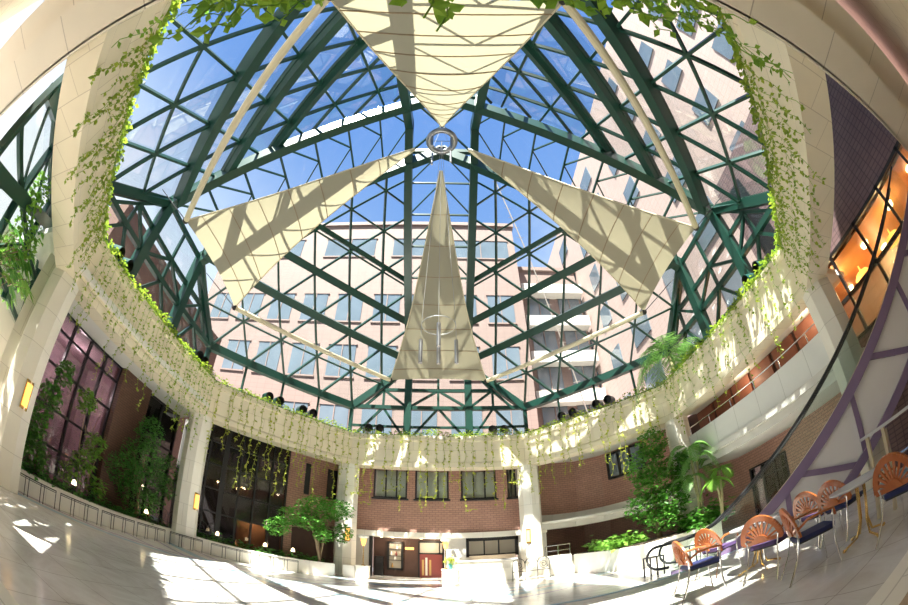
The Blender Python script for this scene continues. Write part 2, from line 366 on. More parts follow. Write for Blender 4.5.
mb = MB(); mb.box((-16.9, 5.5, 0), (-16.8, 6.4, 2.3)); mb.box((-16.9, 7.3, 0), (-16.8, 8.2, 2.3)); mb.box((-16.9, 9.4, 0), (-16.8, 10.3, 2.3)); struct(mb, 'trim_poster_wall', 'plaster', 'white panels in the mauve room behind the left glazing', 'panel')
mb = MB(); mb.prism([(-9.6, 3.5), (-13.4, 3.5), (-13.4, 16.3), (-9.8, 14.6)], 6.3, 6.5); struct(mb, 'ceiling_left', 'plaster', 'pale soffit between the left ring beam and the glazing', 'ceiling')
def lamp(name, loc, e, colr=(1, .8, .55), r=.15):
    l = bpy.data.lights.new(name, 'POINT'); l.energy = e; l.color = colr; l.shadow_soft_size = r
    o = bpy.data.objects.new(name, l); COL.objects.link(o); o.location = loc; return o
lamp('room_light', (-15, 6.5, 5.3), 170, (1, .82, .8)); lamp('room_light', (-15, 9.5, 5.3), 170, (1, .82, .8))

# ------------------------------------------------------------------ far left bay
A_, B_ = Vector((-11.2, 15.3)), Vector((-5.2, 21.3)); dv = (B_-A_)
pt = lambda f: tuple(A_+dv*f)
facade('window_3', pt(0), pt(.60), .4, 6.4, 6, [1.95, 3.1, 4.3, 5.4], 'dark_frame', 'dark black framed glazing in the far left corner', w=.075, heavy=(2,))
mb = MB(); nrm = Vector((-1, 1)).normalized()
def wslab(f0, f1, z0, z1, th=.3): 
    a, b_ = Vector(pt(f0)), Vector(pt(f1)); return [(a.x, a.y), (b_.x, b_.y), tuple(b_+nrm*th), tuple(a+nrm*th)]
mb.prism(wslab(.60, 1.02, 0, 0), 2.6, 6.4); mb.prism(wslab(.60, .66, 0, 0), 0, 2.6)
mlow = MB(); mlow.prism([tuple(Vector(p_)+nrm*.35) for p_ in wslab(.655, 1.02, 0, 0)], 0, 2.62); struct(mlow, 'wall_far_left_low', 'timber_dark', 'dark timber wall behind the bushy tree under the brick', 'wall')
struct(mb, 'wall_far_left', 'red_brick', 'brick wall right of the dark far left glazing', 'wall')
mb = MB()
for f0, f1, z0, z1 in [(.72, .755, 4.1, 5.8), (.88, .95, 4.1, 5.8)]:
    a, b_ = Vector(pt(f0))-nrm*.03, Vector(pt(f1))-nrm*.03; mb.prism([tuple(a), tuple(b_), tuple(b_+nrm*.05), tuple(a+nrm*.05)], z0, z1)
struct(mb, 'window_4', 'dark_frame', 'narrow dark windows in the brick beside the far left glazing', 'window')
mb = MB(); a, b_ = Vector((-11.4, 15.1))+nrm*3, Vector((-5, 21.5))+nrm*3
mb.prism([tuple(a), tuple(b_), tuple(b_+nrm*.2), tuple(a+nrm*.2)], 0, 6.6); mb.prism([(-11.6, 15.4), (-5.2, 21.8), tuple(b_), tuple(a)], 6.2, 6.35)
struct(mb, 'wall_far_left_room', 'dark_room', 'dark room behind the far left glazing', 'wall')
mb = MB(); a = Vector(pt(.36))+nrm*1.2; b_ = Vector(pt(.56))+nrm*1.2; mb.prism([tuple(a), tuple(b_), tuple(b_+nrm*.1), tuple(a+nrm*.1)], .4, 1.9)
tag(mb.build('counter_screen', 'shop_ceiling'), 'warm lit counter front behind the dark far left glazing', 'counter')
p = Vector(pt(.46))+nrm*.7; lamp('counter_light', (p.x, p.y, 2.1), 25)
mb = MB(); mb.prism([(-10.6, 14.6), (-4.4, 20), (-5, 22), (-11.8, 16.2)], 6.4, 6.6); struct(mb, 'ceiling_far_left', 'plaster', 'pale soffit over the far left glazing', 'ceiling')

# ------------------------------------------------------------------ far wall
FY = 20.8
mb = MB(); xs = [-5.4, -3.4, -1.62, -1.2, .55, 1.2, 3.05, 3.65, 4.3, 5.6]
mb.box((xs[0], FY, 2.55), (xs[-1], FY+.4, 4.45))
for q in range(0, len(xs), 2): mb.box((xs[q], FY, 4.45), (xs[q+1], FY+.4, 6.4))
mb.box((xs[0], FY, 6.05), (xs[-1], FY+.4, 6.5))
struct(mb, 'wall_far', 'red_brick', 'red brick upper wall above the lobby on the far side', 'wall')
for q, (a, b_) in enumerate([(-3.4, -1.62), (-1.2, .55), (1.2, 3.05), (3.65, 4.3)]):
    r0 = empty('window_%d' % (5+q), (a, FY, 4.45), ['dark framed window above the lobby doors, first from the left', 'dark framed window above the red door, second from the left', 'dark framed window above the reception counter', 'partly hidden dark window beside the column by the reception counter'][q], 'window', kind='structure'); og = (a, FY, 4.45)
    mb = MB(); w = .08
    mb.box((a, FY-.02, 4.45), (a+w, FY+.2, 6.05)); mb.box((b_-w, FY-.02, 4.45), (b_, FY+.2, 6.05)); mb.box((a, FY-.02, 4.45), (b_, FY+.2, 4.53))
    for f in (.36, .68): mb.box((a+(b_-a)*f-.03, FY, 4.5), (a+(b_-a)*f+.03, FY+.16, 6.05))
    part('frame', mb, 'dark_frame', r0, og)
    mb = MB(); mb.box((a+w, FY+.09, 4.5), (b_-w, FY+.1, 6.05)); part('pane', mb, 'clear_glass', r0, og)
    mb = MB(); n = 14
    for z in range(n):
        x = a+w+(b_-a-2*w)*z/n; mb.box((x, FY+.3+.04*(z % 2), 4.5), (x+(b_-a)/n, FY+.33+.04*(z % 2), 6.05))
    part('curtain', mb, 'curtain', r0, og)
    mb = MB(); mb.box((a-.08, FY-.12, 4.36), (b_+.08, FY+.02, 4.45)); part('sill', mb, 'dark_frame', r0, og)
mb = MB(); mb.box((-5.4, FY-.2, 2.3), (5.6, FY+.3, 2.58)); struct(mb, 'trim_lobby_lintel', 'stone_white', 'pale stone lintel band over the lobby and reception recess', 'lintel')
LY = 22.0
mb = MB(); mb.box((-5.4, FY, 2.28), (5.6, LY+2, 2.42)); struct(mb, 'ceiling_lobby', 'plaster', 'low white ceiling over the lobby recess', 'ceiling')
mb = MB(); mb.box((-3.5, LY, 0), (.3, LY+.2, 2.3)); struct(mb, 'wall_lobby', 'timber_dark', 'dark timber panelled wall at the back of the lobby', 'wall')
mb = MB(); mb.box((.9, FY+.1, 0), (1.55, FY+.5, 2.3)); mb.box((.3, FY+.1, 0), (.9, FY+.4, 2.3)); mb.box((-5.4, FY+.1, 0), (-3.55, FY+.5, 2.3)); mb.box((4.1, FY, 0), (5.6, FY+.5, 2.6)); mb.box((1.3, LY+.9, 0), (4.3, LY+1, 2.3)); struct(mb, 'wall_lobby_pier', 'concrete', 'grey stone piers beside the lobby doors and reception', 'wall')
mb = MB(); mb.box((-3.55, FY+.05, 0), (-3.4, FY+.4, 2.3)); mb.box((1.4, FY+.05, 1.2), (1.55, FY+.3, 2.28)); mb.box((3.95, FY+.05, 1.2), (4.1, FY+.3, 2.28)); mb.box((1.4, FY+.05, 2.1), (4.1, FY+.3, 2.28)); mb.box((1.4, FY+.05, 1.28), (4.1, FY+.3, 1.36)); mb.box((2.3, FY+.08, 1.3), (2.36, FY+.28, 2.2)); mb.box((3.05, FY+.08, 1.3), (3.11, FY+.28, 2.2))
struct(mb, 'trim_reception', 'black', 'black frame around the opening over the reception counter', 'frame')
mb = MB(); mb.box((1.5, FY+.5, 1.3), (4.0, FY+.52, 2.2)); struct(mb, 'window_9', 'frosted', 'frosted amber panes behind the reception counter', 'window')
d0 = empty('door_1', (-1.0, LY-.04, 0), 'red double door with vertical glass strips in the lobby', 'door', kind='structure'); og = (-1.0, LY-.04, 0)
mb = MB(); mb.box((-1.0, LY-.06, 0), (.2, LY-.01, 1.38)); part('leaf', mb, 'door_red', d0, og)
mb = MB(); mb.box((-1.08, LY-.1, 0), (-1.0, LY, 2.1)); mb.box((.2, LY-.1, 0), (.28, LY, 2.1)); mb.box((-1.08, LY-.1, 1.38), (.28, LY, 1.46)); mb.box((-1.08, LY-.1, 2.05), (.28, LY, 2.15)); mb.box((.02, LY-.1, 1.4), (.08, LY, 2.1)); part('frame', mb, 'black', d0, og)
mb = MB(); mb.box((-1.0, LY-.05, 1.46), (.2, LY-.03, 2.05)); part('transom_pane', mb, 'frosted', d0, og)
for x in (-.88, -.7, -.5):
    mb = MB(); h = 1.18 if x == -.7 else 1.05; mb.prism([(x, LY-.085), (x+.11, LY-.085), (x+.11, LY-.06), (x, LY-.06)], .12, h); part('glass_strip', mb, 'gold_wood' if x != -.7 else 'plaster', d0, og)
c0 = empty('display_case', (-2.7, LY-.2, .4), 'black framed display cabinet with small ornaments on the lobby wall', 'cabinet'); og = (-2.7, LY-.2, .4)
mb = MB(); mb.box((-2.72, LY-.2, .38), (-2.62, LY, 2.05)); mb.box((-1.98, LY-.2, .38), (-1.88, LY, 2.05)); mb.box((-2.72, LY-.2, 1.95), (-1.88, LY, 2.05)); mb.box((-2.72, LY-.2, .38), (-1.88, LY, .5)); part('frame', mb, 'black', c0, og)
mb = MB(); mb.box((-2.62, LY-.05, .5), (-1.98, LY-.02, 1.95)); part('back', mb, 'frosted', c0, og)
for z in (.95, 1.2, 1.6): mb = MB(); mb.box((-2.62, LY-.18, z), (-1.98, LY-.05, z+.03)); part('shelf', mb, 'black', c0, og)
for x, z, cc in [(-2.5, 1.23, 'flower'), (-2.25, 1.23, 'door_red'), (-2.3, .98, 'flower'), (-2.45, .53, 'gold_wood'), (-2.2, 1.63, 'flower')]:
    mb = MB(); mb.lathe((x, LY-.12, z), [(.05, 0), (.07, .1), (.03, .18), (.04, .26)], 8); tag(mb.build('ornament', cc), 'small vase ornament in the black framed lobby cabinet', 'ornament', 'ornaments in the lobby cabinet')
lamp('lobby_light', (-2.2, LY-.9, 2.05), 22); lamp('lobby_light', (-.3, LY-.9, 2.05), 18); lamp('reception_light', (2.8, FY+.9, 2.0), 22)
k = 0
for x in (-3.0, -2.4, -.9, 2.2, 3.6):
    mb = MB(); mb.lathe((x, FY+.4 if k % 2 else FY+.6, 2.255), [(.001, 0), (.07, 0), (.07, .03)], 12); tag(mb.build('downlight', 'lamp_warm'), 'small round downlight in the low lobby ceiling', 'downlight', 'downlights in the lobby ceiling'); k += 1
ch = empty('pendant_lamp', (-1.5, LY-.6, 1.7), 'yellow boxy pendant lamp beside the red lobby door', 'lamp'); og = (-1.5, LY-.6, 1.7)
mb = MB(); mb.box((-1.72, LY-.66, 1.62), (-1.28, LY-.54, 1.76)); part('shade', mb, 'lamp_glow', ch, og); mb = MB(); mb.tube([(-1.5, LY-.6, 1.76), (-1.5, LY-.6, 2.28)], .012); part('cord', mb, 'black', ch, og)
vm_ = empty('notice_kiosk', (-3.15, LY-.4, 0), 'black kiosk in the dark left corner of the lobby', 'kiosk'); og = (-3.15, LY-.4, 0)
mb = MB(); mb.box((-3.38, LY-.4, 0), (-2.92, LY-.03, 1.15)); part('body', mb, 'black', vm_, og); mb = MB(); mb.box((-3.3, LY-.42, .75), (-3.0, LY-.4, 1.05)); part('screen', mb, 'dark_frame', vm_, og)
# reception counter
r0 = empty('reception_counter', (.7, 18.6, 0), 'white stone reception counter in front of the amber panes', 'counter'); og = (.7, 18.6, 0)
mb = MB(); mb.box((.9, 18.6, 0), (3.6, 19.5, .62)); part('plinth', mb, 'stone_white', r0, og)
mb = MB(); mb.box((.75, 18.75, .62), (3.6, 19.5, 1.02)); part('body', mb, 'stone_white', r0, og)
mb = MB(); mb.box((.7, 18.68, 1.02), (3.62, 19.55, 1.08)); part('worktop', mb, 'table_grey', r0, og)
for x, xx, lb in ((-3.4, .45, 'left of the lobby doors'), (.42, .42, 'right of the red door')):
    pe = MB(); pe.box((x-.28, 18.15, 0), (x+.28, 18.7, .66)); pe.box((x-.3, 18.13, .62), (x+.3, 18.72, .68)); tag(pe.build('pedestal', 'stone_white'), 'white stone pedestal ' + lb, 'pedestal')
mb = MB(); mb.box((-4.3, 18.3, 0), (-3.75, 18.9, .62)); tag(mb.build('stone_block', 'stone_white'), 'low white stone block between the column and the left pedestal', 'block')
def torch(x, y, z, lb):
    t0 = empty('torch_lamp', (x, y, z), lb, 'lamp'); og = (x, y, z)
    mb = MB(); mb.lathe((x, y, z), [(.1, 0), (.1, .03), (.025, .06), (.02, 1.1)], 10); part('stem', mb, 'brass', t0, og)
    mb = MB(); mb.lathe((x, y, z+1.05), [(.05, -.06), (.08, 0), (.15, .28), (.05, .3)], 12); part('lamp_shade', mb, 'lamp_glow', t0, og)
    mb = MB(); mb.lathe((x, y, z+1.36), [(.17, 0), (.24, .07), (.24, .13), (.2, .13)], 14); part('rim', mb, 'plaster', t0, og)
torch(-3.4, 18.45, .68, 'glowing torch lamp on the pedestal left of the lobby doors'); torch(.32, 18.6, .68, 'glowing torch lamp on the pedestal right of the red door')
pp = empty('potted_plant', (.52, 18.3, .68), 'pale flowers in a teal pot on the pedestal by the reception', 'plant'); og = (.52, 18.3, .68)
mb = MB(); mb.lathe((.52, 18.3, .68), [(.07, 0), (.1, .2), (.09, .32)], 10); part('pot', mb, 'teal_pot', pp, og)
mb = MB(); mb.leaves([(.52+rng.gauss(0, .12), 18.3+rng.gauss(0, .1), 1.12+rng.gauss(0, .09)) for _ in range(160)], .12, rng); part('foliage', mb, 'ivy_yellow', pp, og)

# ------------------------------------------------------------------ far right bay
pts = [(4.9, 20.4), (6.3, 21.0), (7.6, 21.1), (8.9, 20.3), (9.9, 18.8), (10.8, 17.2), (11.6, 15.4)]
def band(pts, z0, z1, th):
    mb = MB(); n = len(pts); P = [Vector(p) for p in pts]; out = []
    for i in range(n):
        d_ = (P[min(i+1, n-1)]-P[max(i-1, 0)]).normalized(); out.append(P[i]+Vector((-d_.y, d_.x))*th)
    for i in range(n-1): mb.prism([tuple(P[i]), tuple(P[i+1]), tuple(out[i+1]), tuple(out[i])], z0, z1)
    return mb
struct(band(pts, 3.25, 6.4, .3), 'wall_far_right', 'red_brick', 'curved red brick wall above the recess in the far right corner', 'wall')
pin = [(p[0]-.35, p[1]-.5) for p in pts]
struct(band(pin, 2.45, 3.25, .8), 'trim_stair_band', 'concrete', 'curved grey concrete band under the far right brick wall', 'band')
pb = [(p[0]+.6, p[1]+.9) for p in pts]
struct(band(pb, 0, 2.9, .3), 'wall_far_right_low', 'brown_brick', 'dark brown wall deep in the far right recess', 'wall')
mb = MB(); mb.prism([(4.8, 19.6)]+[(p[0], p[1]+.2) for p in pts]+[(10.3, 14.2)], 6.3, 6.5); struct(mb, 'ceiling_far_right', 'plaster', 'white soffit over the curved brick wall', 'ceiling')
mb = MB(); mb.prism([(4.8, 20.0)]+[(p[0]+.7, p[1]+1) for p in pts], 2.75, 2.85); struct(mb, 'ceiling_recess', 'plaster', 'low soffit inside the far right recess', 'ceiling')
a, b_ = Vector((9.2, 19.75)), Vector((10.4, 17.85)); dd = (b_-a).normalized(); nn = Vector((-dd.y, dd.x)); 
r0 = empty('window_10', (a.x, a.y, 4.5), 'black framed strip window in the curved brick wall', 'window', kind='structure'); og = (a.x, a.y, 4.5)
mb = MB(); A3, B3 = Vector((a.x, a.y, 0))-Vector((nn.x, nn.y, 0))*.12, Vector((b_.x, b_.y, 0))-Vector((nn.x, nn.y, 0))*.12
for z in (4.75, 6.1): mb.bar((A3.x, A3.y, z), (B3.x, B3.y, z), .15, .12)
for f in (0, .33, .66, 1): p = A3.lerp(B3, f); mb.bar((p.x, p.y, 4.7), (p.x, p.y, 6.15), .1, .15, up=(dd.x, dd.y, 0))
part('frame', mb, 'black', r0, og)
mb = MB(); mb.slab([(A3.x, A3.y, 4.75), (B3.x, B3.y, 4.75), (B3.x, B3.y, 6.1), (A3.x, A3.y, 6.1)], .02); part('pane', mb, 'window_sky', r0, og)
mb = MB(); mb.box((4.9, 18.6, 0), (6.2, 19.6, .95)); struct(mb, 'trim_stair_wall', 'stone_white', 'white stone stair wall right of the column by the reception', 'wall')
mb = MB()
for q in range(5): mb.prism([(6.2, 18.4+q*.32), (8.4, 17.6+q*.32), (8.9, 19.6), (6.4, 20.4)], q*.16, q*.16+.16)
struct(mb, 'trim_steps', 'stone_white', 'white stone steps rising into the far right recess', 'steps')
def rail(name, P, h, np_, m, label, cat, r=.022, mid=1, z0=0, group=None):
    P = [Vector(p) for p in P]; o = tuple(P[0]); root = empty(name, o, label, cat, group)
    mb = MB(); mb.tube([p+Vector((0, 0, h)) for p in P], r); part('top_rail', mb, m, root, o)
    for k in range(mid): mb = MB(); mb.tube([p+Vector((0, 0, h*(k+1)/(mid+1))) for p in P], r*.7); part('lower_rail', mb, m, root, o)
    tot = len(P)-1
    for q in range(np_):
        f = q/(np_-1)*tot; i = min(int(f), tot-1); p = P[i].lerp(P[i+1], f-i); mb = MB(); mb.tube([p, p+Vector((0, 0, h))], r); part('post', mb, m, root, o)
    return root
rail('stair_railing', [(4.95, 18.65, .95), (6.15, 18.65, .95)], .55, 3, 'chrome', 'short white railing on the stair wall right of the column', 'railing')
rail('stair_handrail', [(6.1, 17.6, 0), (7.3, 16.9, 0)], .85, 7, 'plaster', 'white slatted railing at the foot of the far right steps', 'railing', r=.03, mid=2)

# ------------------------------------------------------------------ right bay: gallery and brick below
GX = 10.35
mb = MB(); mb.box((GX, 4.6, 3.95), (GX+.2, 13.6, 4.95)); struct(mb, 'wall_gallery_parapet', 'panel_white', 'white panelled parapet of the right gallery', 'wall')
mb = MB(); mb.box((GX-.1, 4.6, 3.75), (GX+.25, 13.6, 3.98)); mb.box((GX+.05, 4.6, 3.45), (13, 13.6, 3.75)); struct(mb, 'trim_gallery', 'concrete', 'grey cornice and slab edge under the gallery parapet', 'cornice')
mb = MB(); mb.box((GX+1.6, 6.2, 3.7), (GX+1.8, 17, 6.4)); struct(mb, 'wall_gallery', 'timber_dark', 'dark timber wall at the back of the right gallery', 'wall')
for q in range(6):
    y = 6.3+q*1.4; mb = MB(); mb.box((GX+1.5, y, 4.0), (GX+1.6, y+1.2, 6.2)); struct(mb, 'door_%d' % (q+2), 'terracotta', 'reddish brown panel on the gallery back wall, number %s from the escalator' % ['one', 'two', 'three', 'four', 'five', 'six'][q], 'door')
mb = MB(); mb.box((9.9, 4.6, 6.25), (GX+1.9, 14.6, 6.45)); struct(mb, 'ceiling_gallery', 'plaster', 'pale ceiling over the right gallery', 'ceiling')
rail('gallery_handrail', [(GX-.05, 4.7, 4.95), (GX-.05, 13.3, 4.95)], .3, 7, 'chrome', 'thin metal handrail along the top of the gallery parapet', 'railing', mid=0)
lamp('gallery_light', (GX+.9, 6.5, 5.9), 20); lamp('gallery_light', (GX+.9, 10.5, 5.9), 20)
mb = MB(); mb.box((13, 8.2, 0), (13.3, 10.6, 3.45)); mb.box((13, 12.9, 0), (13.3, 18, 6.4)); mb.box((13, 10.6, 2.7), (13.3, 12.9, 3.45)); mb.box((13, 2, 0), (13.3, 8.2, 3.45)); struct(mb, 'wall_right', 'red_brick', 'red brick wall under the right gallery', 'wall')
facade('window_11', (13.02, 10.6), (13.02, 12.9), 0, 2.7, 3, [2.1], 'dark_frame', 'dark window in the brick wall under the gallery', w=.08)
mb = MB(); mb.box((15, 9, 0), (15.2, 14, 3.4)); mb.box((13.3, 9, 3.3), (15.2, 14, 3.45)); struct(mb, 'wall_right_room', 'dark_room', 'dark room behind the window under the gallery', 'wall')

# ------------------------------------------------------------------ near right bay: brick and lit shop
def diag(K, t, s=1):            # point on a plane parallel to the near-right side; t runs away from the camera
    return (s*(K/2+t), CY-(K/2)+t)
WX = 11.8
r0 = empty('window_12', (WX, -1.4, 4.2), 'warm lit shop window seen past the escalator at the right edge', 'window', kind='structure'); og = (WX, -1.4, 4.2)
mb = MB()
for q in range(6): mb.bar((WX, -1.4+q*1.5, 4.2), (WX, -1.4+q*1.5, 7.0), .1, .14)
for z in (4.25, 5.5, 6.93): mb.bar((WX, -1.4, z), (WX, 6.1, z), .14, .12)
part('frame', mb, 'black', r0, og)
mb = MB(); mb.box((WX+.02, -1.4, 4.2), (WX+.035, 6.1, 7)); part('pane', mb, 'clear_glass', r0, og)
mb = MB(); mb.box((WX, -1.4, 7.0), (WX+.4, 7.5, 13.5)); mb.box((WX, -1.4, 0), (WX+.4, 6.1, 4.2))
struct(mb, 'wall_near_right', 'purple_brick', 'dark purplish tiled wall above the lit shop window on the right', 'wall')
mb = MB(); mb.box((WX+.4, -4, 6.9), (WX+9, 10, 7.05)); struct(mb, 'ceiling_shop', 'shop_ceiling', 'glowing orange ceiling of the shop on the right', 'ceiling')
mb = MB(); mb.box((WX+8, -4, 4), (WX+8.2, 10, 7)); mb.box((WX+.4, -4, 3.9), (WX+8, 10, 4.1)); mb.box((WX+.4, 9, 4), (WX+8, 9.2, 7)); struct(mb, 'wall_shop', 'shop_ceiling', 'warm brown interior of the shop on the right', 'wall')
for q, (x, y) in enumerate([(13.2, 5.2), (13.4, 3.6), (13.3, 1.8), (15.2, 5.8), (15.4, 3.4), (15.3, 1.2), (17.5, 4.5), (13.3, .2)]):
    mb = MB(); mb.lathe((x, y, 6.72), [(.05, 0), (.16, .02), (.2, .15)], 12); tag(mb.build('shop_ceiling_lamp', 'lamp_warm'), 'small glowing ceiling lamp inside the lit shop on the right', 'lamp', 'ceiling lamps in the lit shop')
    if q % 2 == 0: lamp('shop_light', (x, y, 6.2), 45, (1, .62, .28))
for q, (y, z) in enumerate([(4.6, 6.2), (2.6, 6.1)]):
    mb = MB(); mb.lathe((14.2, y, z), [(.02, 0), (.34, .06), (.42, .2), (.3, .34), (.05, .4), (.03, .62)], 16); tag(mb.build('pendant_lamp', 'lamp_glow'), ['large glowing bowl lamp hanging in the shop, nearer the gallery', 'large glowing bowl lamp hanging in the shop, nearer the right edge'][q], 'lamp')
mb = MB(); mb.box((2.5, -1.9, 7.2), (14, -1.6, 18)); struct(mb, 'wall_near', 'purple_brick', 'dark brick wall beyond the overhead beam in the upper right corner', 'wall')  # upper part added as height, to keep sun off the purplish tiled wall
mb = MB(); mb.box((-9, -2.6, 0), (14, -2.3, 8.6)); struct(mb, 'wall_sun_block', 'stone', 'added cream wall under and behind the long overhead beam, blocking sun from behind', 'wall')  # added behind the camera to keep sun off the ledge and terrace
mb = MB(); mb.box((WX-.06, 6.0, 7.3), (WX+.02, 6.9, 12.5)); struct(mb, 'window_13', 'dark_frame', 'tall dark window slot in the purplish tiled wall', 'window')
def diag(K, t, s=1):            # point on a plane parallel to the near-right side; t runs away from the camera
    return (s*(K/2+t), CY-(K/2)+t)

# ------------------------------------------------------------------ near left bay: green glazed conservatory
def dl(K, t): x, y = diag(K, t); return (-x, y)
gr = empty('window_14', (*dl(18, 0), 4.4), 'green framed sloping conservatory glazing beyond the left column', 'window', kind='structure'); og = (*dl(18, 0), 4.4)
def gp(t, z): return (*dl(16.8+(z-4.4)*.18, t), z)
mb = MB()
for q in range(5): t_ = -.6+q*1.5; mb.bar(gp(t_, 4.2), gp(t_, 14), .16, .2)
for z in (4.4, 5.9, 7.4, 8.9, 10.4, 12): mb.bar(gp(-.6, z), gp(6, z), .14, .14)
for q in range(4):
    t_ = -.6+q*1.5
    for z in (4.4, 7.4, 10.4): mb.bar(gp(t_, z), gp(t_+1.5, z+1.5), .07, .07); mb.bar(gp(t_, z+3), gp(t_+1.5, z+1.5), .07, .07)
mb.bar(gp(-.6, 4.8), gp(5.4, 8.8), .3, .35); mb.bar(gp(-.6, 7.0), gp(5.4, 11), .3, .35)
part('frame', mb, 'green_steel', gr, og)
mb = MB(); mb.slab([gp(-.6, 4.2), gp(6, 4.2), gp(6, 14), gp(-.6, 14)], .02); part('pane', mb, 'roof_glass', gr, og)
mb = MB(); mb.prism([(-10.4, 2.9), (-8.9, 1.2), (-10.6, -.6), (-12.4, 1.2)], 0, 3.4); mb.prism([(-10.4, 3.0), (-8.8, 1.2), (-10.6, -.7), (-12.5, 1.2)], 3.4, 3.9)
struct(mb, 'wall_near_left', 'stone_white', 'white stone upper planter wall behind the left column', 'wall')

# ------------------------------------------------------------------ glass dome
DZ, DK, DR, GA, RW = 9.65, .84, 16.0, 11.1, 1.7
dome = empty('skylight_dome', (0, CY, DZ), 'green steel and glass pyramid skylight over the atrium', 'skylight'); dorg = (0, CY, DZ)
def sfun(z): return DR-(z-DZ)/DK
def dz(s): return DZ+(DR-s)*DK
ZA = dz(2*RW)
def fp(sx, sy, t_, z, out=0):      # on a sloping face, t along the face (towards the far/near ridge)
    s = sfun(z)+out; a = s/2-t_/sqrt(2); b_ = s/2+t_/sqrt(2)
    return (sx*a, CY+sy*b_, z)
def tmax(z):
    s = sfun(z); e_ = min(s-RW, GA); return (2*e_-s)/sqrt(2)
FN = {(-1, 1): 'far left', (1, 1): 'far right', (1, -1): 'near right', (-1, -1): 'near left'}
BAY, RH = 2.19, 1.43
for (sx, sy) in FN:
    up = Vector((sx, sy, 1.2))
    mb = MB(); mb.bar(fp(sx, sy, -4.45, DZ), fp(sx, sy, 4.45, DZ), .32, .4); part('base_beam', mb, 'green_steel', dome, dorg)
    for z, w, h in ((12.5, .38, .55), (14.0, .36, .5), (15.5, .24, .36)):
        tm = tmax(z); mb = MB(); mb.bar(fp(sx, sy, -tm, z, -.18), fp(sx, sy, tm, z, -.18), w, h, up=up); part('purlin', mb, 'green_steel', dome, dorg)
    mb = MB(); zrow = [DZ+RH*q for q in range(9)]
    for q, z in enumerate(zrow):
        if z > ZA-.3: break
        tm = tmax(z)
        if q: mb.bar(fp(sx, sy, -tm, z), fp(sx, sy, tm, z), .09, .12, up=up)
        off = BAY/2 if q % 2 else 0; z2 = z+RH
        k0 = -4
        for k in range(k0, 5):
            t0 = k*BAY+off
            for dt in (-BAY/2, BAY/2):
                t1 = t0+dt
                # clip the bar to the face outline
                n = 24; ok = [f for f in [i/n for i in range(n+1)] if z+RH*f <= ZA-.05 and abs(t0+dt*f) <= tmax(z+RH*f)+.02]
                if len(ok) < 3: continue
                f0, f1 = ok[0], ok[-1]
                mb.bar(fp(sx, sy, t0+dt*f0, z+RH*f0), fp(sx, sy, t0+dt*f1, z+RH*f1), .1, .13, up=up)
    part('glazing_bars', mb, 'green_steel', dome, dorg)
    # glass of the face: base, gable corners, ridge
    zg = dz(GA+RW); pl = [fp(sx, sy, -4.38, DZ, .07), fp(sx, sy, 4.38, DZ, .07), fp(sx, sy, tmax(zg), zg, .07), fp(sx, sy, 0, ZA, .07), fp(sx, sy, -tmax(zg), zg, .07)]
    if sx*sy < 0: pl = pl[::-1]
    mb = MB(); mb.slab(pl, .015); part('glass_face', mb, 'roof_glass', dome, dorg)
    # skirt glass and short posts under the base beam
    mb = MB()
    for q in range(5): p = fp(sx, sy, -4.38+q*BAY, DZ); mb.bar((p[0], p[1], RT), p, .1, .1)
    mb.bar((*fp(sx, sy, -4.4, DZ)[:2], RT+.5), (*fp(sx, sy, 4.4, DZ)[:2], RT+.5), .05, .05)
    part('short_posts', mb, 'green_steel', dome, dorg)
zg = dz(GA+RW)
